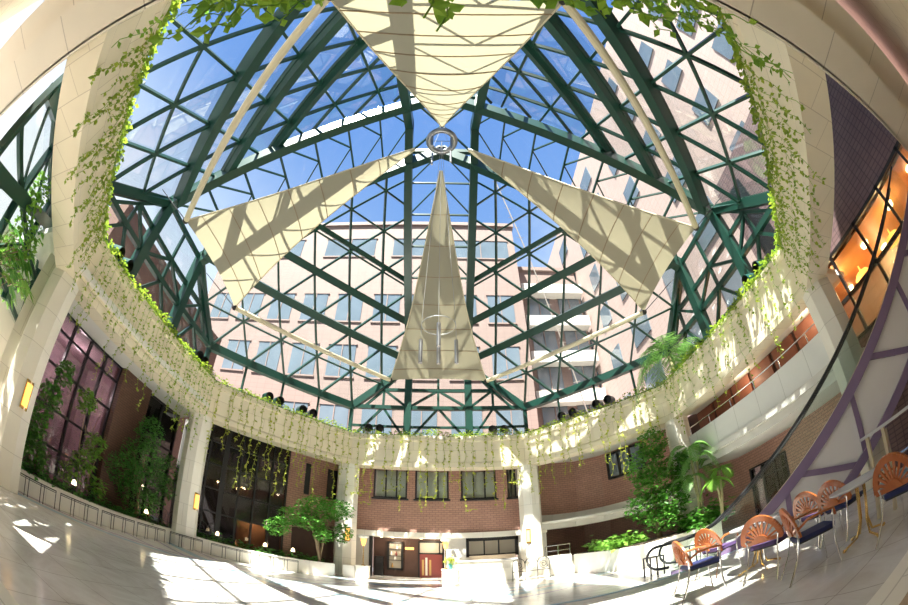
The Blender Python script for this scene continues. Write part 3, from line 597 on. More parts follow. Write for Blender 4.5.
for (ax, sg) in (('y', 1), ('y', -1), ('x', 1), ('x', -1)):
    def q3(u, v, z): return (u, CY+sg*v, z) if ax == 'y' else (sg*v, CY+u, z)
    for s_ in (-1, 1):            # pair of ribs: vertical post, then up the ridge to the crown
        mb = MB(); mb.bar(q3(s_*RW, GA, RT), q3(s_*RW, GA, zg+.2), .42, .4); part('post', mb, 'green_steel', dome, dorg)
        mb = MB(); mb.bar(q3(s_*RW, GA+.1, zg-.1), q3(s_*RW, -RW*.2, ZA+.25), .4, .6); part('rib', mb, 'green_steel', dome, dorg)
        mb = MB(); mb.bar(q3(s_*(DR-GA), GA, DZ), q3(s_*RW, GA, zg), .32, .4); part('gable_rafter', mb, 'green_steel', dome, dorg)
        mb = MB(); mb.bar(q3(s_*(DR-GA), GA, RT), q3(s_*(DR-GA), GA, DZ), .2, .2); part('corner_post', mb, 'green_steel', dome, dorg)
    mb = MB(); mb.bar(q3(-(DR-GA), GA, DZ), q3(DR-GA, GA, DZ), .22, .22); part('gable_sill', mb, 'green_steel', dome, dorg)
    mb = MB(); mb.bar(q3(-3.1, GA, 10.75), q3(3.1, GA, 10.75), .16, .18); mb.bar(q3(-RW, GA, zg), q3(RW, GA, zg), .16, .2)
    for u0, z0, u1, z1 in [(-4.2, DZ, -3.1, 10.75), (-3.1, 10.75, -RW, DZ), (-RW, DZ, 0, 10.75), (0, 10.75, RW, DZ), (RW, DZ, 3.1, 10.75), (3.1, 10.75, 4.2, DZ), (0, DZ, 0, zg), (-3.1, DZ, -3.1, 10.75), (3.1, DZ, 3.1, 10.75), (-4.9, RT, -3.1, DZ), (-3.1, DZ, -RW, RT), (-RW, RT, 0, DZ), (0, DZ, RW, RT), (RW, RT, 3.1, DZ), (3.1, DZ, 4.9, RT), (-4.9, RT+.9, 4.9, RT+.9), (-3.1, 10.75, -RW, zg), (3.1, 10.75, RW, zg)]:
        mb.bar(q3(u0, GA, z0), q3(u1, GA, z1), .13, .13)
    part('gable_bracing', mb, 'green_steel', dome, dorg)
    mb = MB(); pl = [q3(-(DR-GA), GA+.1, RT), q3(DR-GA, GA+.1, RT), q3(DR-GA, GA+.1, DZ), q3(RW, GA+.1, zg), q3(-RW, GA+.1, zg), q3(-(DR-GA), GA+.1, DZ)]
    mb.slab(pl, .015); part('gable_glass', mb, 'roof_glass', dome, dorg)
    mb = MB(); n = 7
    for q in range(n):
        v0 = GA-(GA-RW)*q/n; v1 = GA-(GA-RW)*(q+1)/n; zz0, zz1 = dz(v0+RW)+.02, dz(v1+RW)+.02
        mb.bar(q3(-RW, v0, zz0), q3(RW, v0, zz0), .08, .1); mb.bar(q3(-RW, v0, zz0), q3(0, v1, zz1), .06, .08); mb.bar(q3(RW, v0, zz0), q3(0, v1, zz1), .06, .08)
    part('ridge_bars', mb, 'green_steel', dome, dorg)
    mb = MB(); mb.slab([q3(-RW, GA, zg+.2), q3(RW, GA, zg+.2), q3(RW, RW, ZA+.2), q3(-RW, RW, ZA+.2)], .015); part('ridge_glass', mb, 'roof_glass', dome, dorg)
mb = MB(); mb.slab([(-RW, CY-RW, ZA+.25), (RW, CY-RW, ZA+.25), (RW, CY+RW, ZA+.25), (-RW, CY+RW, ZA+.25)], .015); part('crown_glass', mb, 'roof_glass', dome, dorg)
mb = MB()
for s_ in (-1, 1): mb.bar((-RW, CY+s_*RW, ZA+.1), (RW, CY+s_*RW, ZA+.1), .2, .3); mb.bar((s_*RW, CY-RW, ZA+.1), (s_*RW, CY+RW, ZA+.1), .2, .3); mb.bar((-RW, CY-s_*RW, ZA), (RW, CY+s_*RW, ZA), .1, .12)
part('crown_frame', mb, 'green_steel', dome, dorg)

# ------------------------------------------------------------------ shade sails and their poles
SO, SW, SZ0, TIPR, SZ1 = 8.6, 2.4, 10.2, 1.25, 17.7
NAMES = [('far', 'grey beige shade sail pointing at the far wall', 0), ('left', 'sunlit beige shade sail pointing left', 1), ('near', 'wide beige shade sail overhead at the top of the photo', 2), ('right', 'beige shade sail pointing at the right gallery', 3)]
SC = Matrix.Rotation
for nm, lb, k in NAMES:
    rt = Matrix.Rotation(k*pi/2, 3, 'Z'); C0 = Vector((0, CY, 0))
    def sp(u, v):
        w = (SW*(1-v)**1.12+.06)*(1 - .12*sin(pi*v)*(1 if k != 2 else -.8)); y = SO+(TIPR-SO)*v; z = SZ0+(SZ1-SZ0)*v - .35*sin(pi*v)*(1-.5*u*u)
        y += .25*(1-u*u)*(1-v)*-1
        return C0+rt @ Vector((u*w, y, z))
    org = C0+rt @ Vector((0, SO, SZ0)); root = empty('shade_sail', org, lb, 'sail', 'shade sails under the skylight')
    mb = MB(); nu, nv = 10, 28
    mb.add([sp(-1+2*i/nu, j/nv) for j in range(nv+1) for i in range(nu+1)], [(j*(nu+1)+i, j*(nu+1)+i+1, (j+1)*(nu+1)+i+1, (j+1)*(nu+1)+i) for j in range(nv) for i in range(nu)])
    part('cloth', mb, 'sail_cloth', root, org, smooth=True)
    for v in (.06, .16, .27, .39, .52, .66, .8):
        mb = MB(); mb.tube([sp(-1+2*i/8, v)-Vector((0, 0, .03)) for i in range(9)], .02, 4); part('seam', mb, 'bark', root, org)
    for u in (-1, 1): mb = MB(); mb.tube([sp(u, j/16) for j in range(17)], .03, 5); part('edge_rope', mb, 'beige_pole', root, org)
    for u in (-1, 1): mb = MB(); p = sp(u, 0); mb.ball(p, .13); mb.tube([p, C0+rt @ Vector((u*(SW+.15), GA, zg-.1))], .02, 5); part('corner_fitting', mb, 'black', root, org)
for k, lb in enumerate(['between the far sail and the left sail', 'between the left sail and the near sail', 'between the near sail and the right sail', 'between the right sail and the far sail']):
    rt = Matrix.Rotation(k*pi/2, 3, 'Z'); C0 = Vector((0, CY, 0)); p = C0+rt @ Vector((-SW-.05, SO, SZ0)); q = C0+rt @ Vector((-SO, SW+.05, SZ0))
    mb = MB(); mb.tube([p, q], .11, 10); tag(mb.build('sail_pole', 'beige_pole', org=tuple(p)), 'long beige pole hung under the skylight ' + lb, 'pole')

# ------------------------------------------------------------------ wind chimes
def chime(z, R0, rr, tl_, nt_, top, lb, tr=.05):
    root = empty('wind_chime', (0, CY, z), lb, 'wind chime'); og = (0, CY, z)
    if rr > .05: mb = MB(); mb.tube([(-R0, CY, z), (R0, CY, z)], .015, 5); part('cross_wire', mb, 'wire', root, og)
    mb = MB(); mb.torus((0, CY, z), R0, rr, 32, 8); part('ring', mb, 'steel' if rr > .05 else 'wire', root, og, smooth=True)
    for q in range(nt_):
        a = pi/4+q*2*pi/nt_ if nt_ == 4 and rr > .05 else pi/2+q*2*pi/nt_; x, y = R0*cos(a), CY+R0*sin(a); dz_ = .25+.25*(q % 2)
        mb = MB(); mb.tube([(x, y, z-dz_), (x, y, z-dz_-tl_)], tr, 10); part('chime_tube', mb, 'steel', root, og)
        mb = MB(); mb.tube([(x, y, z), (x, y, z-dz_)], .008, 4); mb.tube([(x, y, z), (0, CY, top)], .008, 4); part('wire', mb, 'wire', root, og)
chime(18.5, .62, .15, 1.0, 4, ZA, 'silver ring chime with tubes hanging at the top of the skylight')
chime(7.9, .5, .012, .75, 4, 18.5, 'small wire ring with four hanging metal tubes in front of the far sail', tr=.055)

# ------------------------------------------------------------------ floodlights on the ring
fl = [(-9.9, 6.1), (-9.7, 6.7), (-9.3, 12.4), (-8.9, 12.9), (-7.9, 15.9), (-7.45, 16.3), (-6.4, 17.1), (-5.95, 17.5), (-3.7, 19.7), (-3.1, 19.7), (2.9, 19.7), (3.5, 19.7), (5.9, 17.6), (6.35, 17.15), (7.3, 16.2), (7.75, 15.75), (9.5, 7.1), (9.6, 6.4)]
def snap(p, o):      # push onto the ring deck
    v = octv(o); best = None
    for i in range(8):
        a, b_ = Vector(v[i]), Vector(v[(i+1) % 8]); d_ = b_-a; f = max(0, min(1, (Vector(p)-a).dot(d_)/d_.length_squared)); q = a+d_*f
        if best is None or (q-Vector(p)).length < best[0]: best = ((q-Vector(p)).length, q)
    return best[1]
fx0 = None
for q, p in enumerate(fl):
    P = snap(p, .35); d_ = (Vector((0, CY))-P); rz = math.atan2(d_.y, d_.x)
    side = 'left' if p[0] < -8.5 else 'far left' if p[0] < -5 else 'far' if p[0] < 5 else 'far right' if p[0] < 8.5 else 'right'
    if fx0 is None:
        fx0 = empty('floodlight', (0, 0, 0), '', 'floodlight')
        mb = MB(); c = Vector((0, 0, .42)); ax = Vector((1, 0, -.12)).normalized()
        mb.tube([c-ax*.28, c-ax*.2, c+ax*.3], [.1, .2, .22], 14, cap=False); hs = part('housing', mb, 'green_lamp', fx0)
        mb = MB(); mb.tube([c+ax*.3, c+ax*.05, c+ax*.04], [.205, .19, .01], 14, cap=False); part('lens', mb, 'dark_frame', hs)
        mb = MB(); mb.lathe((0, 0, 0), [(.09, 0), (.09, .02)], 8); mb.bar((0, -.25, .15), (0, -.25, .42), .04, .03); mb.bar((0, .25, .15), (0, .25, .42), .04, .03); mb.bar((0, -.25, .15), (0, .25, .15), .04, .03); mb.tube([(0, 0, 0), (0, 0, .15)], .03); part('yoke', mb, 'green_lamp', fx0)
        o = fx0
    else: o = copy_tree(fx0)
    o.location = (P.x, P.y, RT); o.rotation_euler = (0, 0, rz)
    o['label'] = 'dark green floodlight of a pair on the ' + side + ' ring beam ledge'; o['group'] = 'floodlights on the ' + side + ' ring beam'
# ------------------------------------------------------------------ ivy
PLANT = random.Random(3)
def strand(P, n, L, sz, m, label, group, swing=.06, curl=0, fwd=0):
    """one hanging strand: stem and its leaves"""
    r = PLANT; pts = []; p = Vector(P); dx = Vector((r.uniform(-1, 1)*swing, r.uniform(-1, 1)*swing, 0)); k = max(6, int(L/.18))
    for i in range(k+1):
        f = i/k; pts.append(p+Vector((dx.x*f*L+.04*sin(i*1.3), dx.y*f*L+.04*cos(i*1.7), -L*f)) + (n*(.12*sin(f*pi)) if n is not None else Vector((0, fwd*min(1, f*6), 0))))
    if curl: pts += [pts[-1]+Vector((curl*.2*q, 0, .12*q-.03*q*q)) for q in range(1, 4)]
    mb = MB(); mb.tube(pts, .007 if sz < .15 else .012, 3, cap=False)
    lv = []
    for i in range(len(pts)-1):
        for _ in range(max(2, int(.14/sz*3))):
            if r.random() < (.42 if fwd else .85): lv.append(pts[i].lerp(pts[i+1], r.random()))
    mb.leaves(lv, sz, r, droop=.6, flat=.7)
    o = mb.build('vine_strand', m, org=tuple(P), uv=False); return tag(o, label, 'vine', group)
def side_strands(i, j, n, lab, grp, L0, L1, m, sz, f0=.02, f1=.98, o=-.12, skip=None):
    v = octv(o); a, b_ = Vector((*v[i], 0)), Vector((*v[j], 0)); d_ = (b_-a).normalized(); nn_ = Vector((d_.y, -d_.x, 0)); nn_ = nn_ if nn_.dot(Vector((0, CY, 0))-(a+b_)/2) > 0 else -nn_
    for q in range(n):
        f = f0+(f1-f0)*(q+PLANT.uniform(.15, .85))/n; p = a.lerp(b_, f)
        strand((p.x, p.y, RT+.02), nn_*.5, PLANT.uniform(L0, L1), sz, m, lab, grp, swing=.03, curl=PLANT.choice((0, 0, 1, -1)) if L0 > 2 else 0)
side_strands(0, 1, 20, 'thin yellow vine strand hanging in front of the far brick wall', 'vine strands on the far side', 2.1, 4.2, 'ivy_yellow', .15)
side_strands(1, 2, 17, 'thin yellow vine strand hanging over the curved brick wall', 'vine strands in the far right corner', 1.9, 4.2, 'ivy_yellow', .15)
side_strands(7, 0, 20, 'thin vine strand hanging in front of the dark far left windows', 'vine strands in the far left corner', 1.9, 4.4, 'ivy_yellow', .15)
side_strands(6, 7, 34, 'thin vine strand trailing down the left beam towards the pink windows', 'vine strands on the left side', 1.0, 3.6, 'ivy_light', .115)
side_strands(5, 6, 34, 'vine strand trailing down the beam in the near left corner', 'vine strands in the near left corner', .7, 2.3, 'ivy_light', .10, f0=.1)
side_strands(2, 3, 22, 'thin vine strand trailing down the beam over the gallery', 'vine strands on the right side', .8, 2.9, 'ivy_light', .115)
side_strands(3, 4, 30, 'vine strand trailing down the beam in the near right corner', 'vine strands in the near right corner', .7, 2.4, 'ivy_light', .10, f1=.85)
for q in range(44):        # large-leaved strands right overhead, trailing forward off the beam
    x = -3.6+7.6*(q+PLANT.uniform(.1, .9))/44; c_ = abs(x-.2)
    L = PLANT.uniform(3.2, 4.7) if c_ < 1.3 else PLANT.uniform(2.2, 4.2) if c_ < 2.2 else PLANT.uniform(1.0, 3.0)
    strand((x, -.24, RT+.05), None, L, .10, 'ivy_big', 'large leaved green vine strand hanging at the top edge overhead', 'large leaved vine strands overhead', swing=.05, fwd=PLANT.uniform(.35, .6))
for k, (nm, i, j) in enumerate(SIDES):
    v0, v1 = octv(-.12), octv(.5); mb = MB(); r = PLANT; n = {0: 1100, 1: 900, 7: 900}.get(k, 1500); lv = []
    for _ in range(n):
        f = r.random(); g_ = r.random()**1.7; a = Vector(v0[i]).lerp(Vector(v0[j]), f); b_ = Vector(v1[i]).lerp(Vector(v1[j]), f); p = a.lerp(b_, g_)
        bump_ = .5+.5*sin(f*23+k*2)*sin(f*9.1+k)
        lv.append((p.x, p.y, RT+.02+r.random()*(.10+.34*bump_) - (.25*r.random() if g_ < .15 else 0)))
    mb.leaves(lv, .13, r, droop=.1, flat=.6)
    tag(mb.build('ivy', 'ivy_light' if k not in (4,) else 'ivy_big', uv=False), 'dense band of ivy growing along the ring beam top, ' + SD[k], 'ivy', kind='stuff')

# ------------------------------------------------------------------ planters
mb = MB(); pl = [(-10.5, 4.6), (-10.55, 13.9), (-4.6, 18.0)]; po = [(-12.7, 4.2), (-12.8, 15.0), (-5.4, 20.6)]
wall_ = MB(); P = [Vector(p) for p in pl]
for i in range(2):
    d_ = (P[i+1]-P[i]).normalized(); nn_ = Vector((-d_.y, d_.x))*.3; wall_.prism([tuple(P[i]), tuple(P[i+1]), tuple(P[i+1]+nn_), tuple(P[i]+nn_)][::-1], 0, .62)
root = empty('long_planter', (-10.5, 4.6, 0), 'long low cream stone planter along the left glazing', 'planter'); og = (-10.5, 4.6, 0)
part('wall', wall_, 'stone_white', root, og); mb = MB(); mb.prism([(-10.7, 4.7), (-10.75, 14.1), (-4.9, 18.2), po[2], po[1], (-12.7, 6.0)], .05, .52); part('soil', mb, 'soil', root, og)
arc = [(5.9, 17.4), (6.1, 16.2), (6.4, 15.0), (6.6, 14.0)] + [(7.5-.95*cos(a), 13.9-.95*sin(a)) for a in [i*pi/8 for i in range(1, 6)]] + [(9.0, 13.0), (10.2, 12.2), (11.5, 15.2), (8.2, 18.2)]
root = empty('curved_planter', (7, 14, 0), 'white curved stone planter under the palm and leafy tree on the right', 'planter'); og = (7, 14, 0)
mb = MB(); mb.prism(arc, 0, .95); part('wall', mb, 'stone_white', root, og)
mb = MB(); mb.prism([((x-8)*.93+8, (y-15)*.93+15) for x, y in arc], .95, .99); part('soil', mb, 'soil', root, og)

def cloud(blobs, n, r):
    out = []; tot = sum(b_[3]*b_[4] for b_ in blobs)
    for (x, y, z, rx, rzz) in blobs:
        for _ in range(int(n*rx*rzz/tot)):
            while True:
                a, b_, c = r.uniform(-1, 1), r.uniform(-1, 1), r.uniform(-1, 1); d_ = a*a+b_*b_+c*c
                if .12 < d_ < 1: break
            out.append((x+a*rx, y+b_*rx, z+c*rzz))
    return out
def tree(name, base, tips, blobs, n, sz, m, label, cat='tree', tr=.06, bark='bark'):
    root = empty(name, base, label, cat); r = random.Random(int(base[0]*100)+n)
    for tp in tips:
        b0 = Vector(base)+Vector((r.uniform(-.15, .15), r.uniform(-.15, .15), 0)); t1 = Vector(tp); mid = b0.lerp(t1, .5)+Vector((r.uniform(-.15, .15), r.uniform(-.15, .15), 0))
        mb = MB(); mb.tube([b0, b0.lerp(mid, .5), mid, mid.lerp(t1, .5), t1], [tr, tr*.9, tr*.75, tr*.55, tr*.25], 7); part('trunk', mb, bark, root, base, smooth=True)
    mb = MB()
    for bl in blobs:
        t1 = Vector(tips[r.randrange(len(tips))]); mb.tube([t1.lerp(Vector(base), .3), Vector(bl[:3])], [tr*.4, tr*.12], 4)
    part('branches', mb, bark, root, base)
    mb = MB(); mb.leaves(cloud(blobs, n, r), sz, r, droop=.25, flat=.7); o = mb.build('foliage', m, root, base, uv=False)
    return root
tree('ficus_tree', (-5.3, 17.85, .52), [(-5.8, 17.3, 2.9), (-5.2, 17.6, 3.2), (-4.9, 17.9, 3.0)], [(-5.4, 17.5, 3.2, 1.0, .65), (-6.3, 16.8, 2.6, .8, .5), (-4.6, 18.0, 3.3, .8, .55), (-6.8, 16.3, 2.0, .6, .45), (-5.6, 17.2, 2.5, .8, .4), (-4.3, 18.0, 2.2, .5, .5), (-5.0, 17.2, 2.0, .5, .4)], 3600, .14, 'leaf_mid', 'bushy green tree with bare stems beside the column left of the lobby')
tree('conifer_tree', (-11.6, 12.4, .52), [(-11.6, 12.4, 3.6), (-11.8, 11.9, 3.2)], [(-11.6, 12.4, 4.2, .7, .8), (-11.5, 12.2, 3.1, 1.1, .8), (-11.5, 12.9, 2.2, 1.2, .8), (-11.6, 11.3, 2.3, .9, .7), (-11.4, 14.0, 3.2, .7, .7), (-11.5, 12.3, 1.4, 1.1, .6), (-11.4, 14.2, 2.4, .6, .5)], 5200, .13, 'leaf_dark', 'dark green conifer like tree in the left planter before the brown pier')
tree('climbing_shrub', (-11.9, 6.9, .52), [(-11.9, 6.8, 3.5), (-11.9, 7.4, 4.0), (-11.9, 6.3, 2.6)], [(-11.8, 6.8, 1.2, .7, .7), (-11.8, 6.6, 2.2, .6, .7), (-11.9, 7.1, 3.2, .5, .6), (-11.9, 7.4, 4.2, .4, .5), (-11.8, 6.0, 1.5, .6, .6)], 2400, .17, 'leaf_mid', 'leafy climbing shrub against the left glazing beside the left column', 'shrub', tr=.03)
tree('climbing_vine_shrub', (-11.9, 9.4, .52), [(-11.9, 8.8, 4.2), (-11.9, 9.6, 3.8), (-11.9, 10.2, 3.2)], [(-11.9, 8.8, 3.9, .45, .5), (-11.9, 9.7, 2.6, .5, .5), (-11.8, 9.2, 1.8, .5, .5), (-11.8, 10.0, 1.2, .5, .4), (-11.9, 8.6, 1.2, .5, .4)], 900, .2, 'leaf_bright', 'sparse big leaved climber with thin bare stems before the left glazing', 'shrub', tr=.025)
tree('ficus_tree', (8.4, 14.1, .97), [(8.3, 14.1, 3.6), (8.7, 14.0, 4.2), (8.1, 14.3, 3.0)], [(8.6, 13.9, 5.0, .7, .7), (8.3, 14.2, 4.2, .9, .8), (8.6, 14.0, 3.3, 1.1, .8), (8.1, 14.4, 2.5, .9, .7), (8.9, 13.7, 2.5, .9, .7), (9.3, 13.4, 3.8, .6, .6), (8.6, 13.8, 1.7, .9, .5)], 5200, .16, 'leaf_mid', 'dense green leafy tree in the curved planter before the right column')
def palm(base, ht, fr, L, label, lean=(0, 0), nl=22, m='palm_leaf', stems=1, wide=.5, cat='palm'):
    root = empty('palm_tree', base, label, cat); r = random.Random(int(base[2]*50)+fr); B0 = Vector(base)
    tops = []
    for s_ in range(stems):
        tp = B0+Vector((lean[0]+r.uniform(-.3, .3)*(stems > 1), lean[1]+r.uniform(-.3, .3)*(stems > 1), ht*(1-.18*s_)))
        mb = MB(); b1 = B0+Vector((.12*s_, .1*(s_ % 2), 0)); mb.tube([b1, b1.lerp(tp, .5)+Vector((.05, 0, 0)), tp], [.07, .055, .045] if stems > 1 else [.14, .11, .09], 8); part('trunk', mb, 'palm_bark', root, base); tops.append(tp)
    for q in range(fr):
        tp = tops[q % stems]; a = 2*pi*q/fr*1.0+r.uniform(-.25, .25); up = r.uniform(.3, 1.1); l = L*r.uniform(.75, 1.15); d_ = Vector((cos(a), sin(a), 0)); pts = []
        for i in range(9):
            f = i/8; pts.append(tp+d_*l*f*(1-.25*f)+Vector((0, 0, l*(up*f-(.55+up)*f*f))))
        mb = MB(); mb.tube(pts, [.02*(1-.8*i/8) for i in range(9)], 4, cap=False)
        for i in range(nl):
            f = .12+.88*i/nl; k = f*8; j = min(int(k), 7); p = pts[j].lerp(pts[j+1], k-j); dr = (pts[j+1]-pts[j]).normalized(); sd = dr.cross(Vector((0, 0, 1))).normalized()
            w = l*wide*sin(pi*min(1, .15+f*.85))**.7*.55+.05
            for s_ in (-1, 1):
                e_ = p+(sd*s_*.8+dr*.55+Vector((0, 0, -.35))).normalized()*w; n_ = dr*.022
                mb.add([p-n_, p+n_, p.lerp(e_, .5)+n_*1.3, e_, p.lerp(e_, .5)-n_*1.3], [(0, 1, 2, 4), (4, 2, 3)])
        part('frond', mb, m, root, base)
    return root
palm((9.6, 12.75, .97), 3.3, 13, 1.5, 'tall clustered palm in the curved planter before the right column', stems=3, wide=.6)
palm((9.85, 12.9, RT), .9, 19, 3.0, 'arching palm growing on the ring beam above the gallery', lean=(0, 0), wide=.45)
palm((10.0, 11.9, .97), 2.0, 8, .9, 'low broad leaved palm beside the clustered palm on the right', wide=1.0, stems=2, m='leaf_bright')
# big-leaved plants
def bigleaf(base, n, L, label, m='leaf_mid', cat='plant', lobes=5, spread=1.):
    root = empty('broadleaf_plant', base, label, cat); r = random.Random(n*7+int(base[1]*10)); B0 = Vector(base)
    mb = MB(); lf = MB()
    for q in range(n):
        a = 2*pi*q/n*2.4+r.uniform(-.3, .3); h = r.uniform(.3, 1.0)*L*spread; tip = B0+Vector((cos(a)*L*r.uniform(.4, 1), sin(a)*L*r.uniform(.4, 1), h)); mb.tube([B0, B0.lerp(tip, .5)+Vector((0, 0, .15*L)), tip], .012, 4)
        d_ = Vector((cos(a), sin(a), -.5)).normalized(); sd = d_.cross(Vector((0, 0, 1))).normalized()
        for k in range(lobes):
            an = (k-(lobes-1)/2)*.55; dd_ = (d_*cos(an)+sd*sin(an)).normalized(); s2 = dd_.cross(Vector((0, 0, 1))).normalized(); l = L*.42*(1-.1*abs(k-(lobes-1)/2)); w = l*.2
            lf.add([tip, tip+dd_*l*.5+s2*w, tip+dd_*l-Vector((0, 0, .1*l)), tip+dd_*l*.5-s2*w], [(0, 1, 2), (0, 2, 3)])
    part('stalks', mb, 'bark', root, base); lf.build('leaves', m, root, base, uv=False)
    return root
bigleaf((-9.7, 2.2, 3.9), 26, 1.2, 'big lobed green plant on the upper planter beside the left column')
bigleaf((-10.6, 2.9, 3.9), 20, 1.3, 'bright leafy plant on the upper planter at the left edge', 'leaf_bright')
bigleaf((-10.2, 1.6, 3.9), 16, 1.0, 'dark green plant at the back of the upper planter on the left', 'leaf_dark')
tree('hanging_shrub', (-10.4, 2.4, 3.9), [(-10.2, 2.6, 5.6), (-10.0, 2.2, 5.2)], [(-10.0, 2.9, 5.4, .6, .8), (-9.8, 2.3, 6.4, .5, .6), (-10.3, 2.1, 4.8, .6, .5)], 800, .17, 'leaf_bright', 'tall leafy shrub climbing the green glazing beside the left column', 'shrub', tr=.03)
tree('dry_shrub', (-5.5, -2.45, 8.6), [(-5.6, -2.4, 9.3), (-5.0, -2.4, 9.2)], [(-6.2, -2.4, 9.0, .8, .5), (-5.0, -2.4, 9.1, .9, .6), (-3.9, -2.4, 8.9, .7, .4), (-7.4, -2.4, 8.9, .7, .4)], 900, .14, 'leaf_dry', 'brownish dry shrub on the wall in the upper left corner', 'shrub', tr=.02)
mb = MB(); rr = random.Random(5); mb.leaves([(rr.uniform(6.3, 8.0), rr.uniform(14, 17), .98+abs(rr.gauss(0, .2))) for _ in range(900)], .28, rr, droop=.1); tag(mb.build('groundcover', 'leaf_bright', uv=False), 'low bright ferns filling the curved white planter', 'ferns', kind='stuff')
mb = MB(); mb.leaves([(rr.uniform(9, 11), rr.uniform(12.2, 14), .98+abs(rr.gauss(0, .35))) for _ in range(700)], .28, rr, droop=.1); tag(mb.build('groundcover', 'leaf_mid', uv=False), 'low green undergrowth at the foot of the right palm', 'ferns', kind='stuff')
mb = MB(); lv = []
for _ in range(1600):
    f = rr.random(); p = Vector((-11.2, 4.8)).lerp(Vector((-11.3, 14)), f*2) if f < .5 else Vector((-11, 14.4)).lerp(Vector((-5.2, 18.6)), (f-.5)*2); lv.append((p.x+rr.gauss(0, .35)-.2, p.y+rr.gauss(0, .2)+.2, .54+abs(rr.gauss(0, .16))))
mb.leaves(lv, .2, rr, droop=.1); tag(mb.build('groundcover', 'leaf_dark', uv=False), 'low green undergrowth along the long left planter', 'undergrowth', kind='stuff')
lp = [(-11.1, 8.4), (-11.2, 12.6), (-9.4, 15.6), (-7.6, 16.9), (-6.5, 17.6)]
for q, (x, y) in enumerate(lp):
    root = empty('garden_light', (x, y, .52), ['small glowing garden light by the pink windows', 'small glowing garden light under the conifer', 'small glowing garden light by the heavy black mullion', 'small glowing garden light by the lit counter', 'small glowing garden light left of the bushy tree'][q], 'lamp'); og = (x, y, .52)
    mb = MB(); mb.tube([(x, y, .52), (x, y, .95)], .02); part('stake', mb, 'black', root, og); mb = MB(); mb.lathe((x, y, .92), [(.1, 0), (.08, .12), (.02, .18)], 10); part('lamp_shade', mb, 'lamp_warm', root, og)

# ------------------------------------------------------------------ low iron fences in front of the long planter
def low_fence(p, q, label):
    P, Q = Vector((*p, 0)), Vector((*q, 0)); o = tuple(P); root = empty('low_fence', o, label, 'fence', 'low iron fence sections along the left planter')
    mb = MB(); mb.bar(P+Vector((0, 0, .55)), Q+Vector((0, 0, .55)), .05, .03); mb.bar(P+Vector((0, 0, .5)), Q+Vector((0, 0, .5)), .03, .02); part('top_rail', mb, 'iron', root, o)
    for f in (0, .28, .36, .64, .72, 1):
        c = P.lerp(Q, f); mb = MB(); mb.tube([c, c+Vector((0, 0, .55))], .014, 5); part('leg', mb, 'iron', root, o)
wh = ['nearest the left column', 'second from the left column', 'third from the left column', 'under the conifer', 'at the column between the two glazed corners', 'by the heavy black mullion', 'nearest the bushy tree']
segs = [((-10.15, 5.3), (-10.15, 7.0)), ((-10.15, 7.2), (-10.15, 8.9)), ((-10.15, 9.1), (-10.15, 10.8)), ((-10.15, 11.0), (-10.15, 12.7)), ((-10.1, 13.0), (-9.3, 14.25)), ((-9.0, 14.5), (-7.6, 15.5)), ((-7.3, 15.7), (-5.9, 16.7))]
for w_, (p, q) in zip(wh, segs): low_fence(p, q, 'low black iron fence section ' + w_)
def scroll_fence(P, Q, n, z0, h, label):
    P, Q = Vector((*P, z0)), Vector((*Q, z0)); o = tuple(P); root = empty('scroll_fence', o, label, 'fence'); d_ = (Q-P)/n; dn = d_.normalized(); w = d_.length
    for k in range(n):
        a = P+d_*k; mb = MB(); pts = [a+Vector((0, 0, h*.75*i/4)) for i in range(5)]+[a+dn*(w/2-w/2*cos(t_))+Vector((0, 0, h*.75+w/2*sin(t_))) for t_ in [pi*i/8 for i in range(1, 8)]]+[a+d_+Vector((0, 0, h*.75*(4-i)/4)) for i in range(5)]
        mb.tube(pts, .017, 5); part('arch', mb, 'iron', root, o)
        mb = MB(); c = a+d_*.5+Vector((0, 0, h*.68)); mb.tube([c+(dn*cos(t_)+Vector((0, 0, 1))*sin(t_))*w*(.06+.032*t_/1.2) for t_ in [i*.45 for i in range(28)]], .012, 5); part('scroll', mb, 'iron', root, o)
    mb = MB(); mb.bar(P+Vector((0, 0, h*.42)), Q+Vector((0, 0, h*.42)), .02, .03); part('rail', mb, 'iron', root, o)
scroll_fence((3.1, 17.3), (4.75, 17.35), 3, 0, 1.05, 'black scrollwork fence before the column right of reception')
scroll_fence((-11.0, 13.2), (-10.7, 14.2), 2, .52, .8, 'black scrollwork trellis at the foot of the column between the left windows')
scroll_fence((-10.2, 14.9), (-9.3, 15.6), 2, .52, .8, 'black scrollwork trellis before the dark far left windows')
scroll_fence((-11.4, 7.4), (-11.4, 8.8), 2, .52, .9, 'black scrollwork trellis before the pink windows')

# wall lamps on the columns
def sconce(i, z, label, off=.0):
    x, y = cols[i]; d_ = Vector((0, CY))-Vector((x, y)); d_ = Vector((-x, 1.0-y)) if i in (6,) else d_; a = math.atan2(d_.y, d_.x)+off; p = Vector((x+.53*cos(a), y+.53*sin(a), z))
    root = empty('wall_lamp', p, label, 'lamp', rz=a)
    mb = MB(); mb.box((-.03, -.13, -.38), (.02, .13, .38)); part('back_plate', mb, 'brass', root)
    mb = MB(); mb.prism([(.02, -.1), (.1, -.07), (.13, 0), (.1, .07), (.02, .1)], -.3, .3); part('lamp_shade', mb, 'lamp_glow', root)
sconce(6, 2.5, 'tall glowing wall lamp on the column at the left edge', .35); sconce(7, 2.15, 'glowing orange wall lamp on the column between the left windows', .3); sconce(0, 2.2, 'glowing orange wall lamp on the column behind the bushy tree'); sconce(1, 2.15, 'small glowing wall lamp on the column right of reception', -.1)

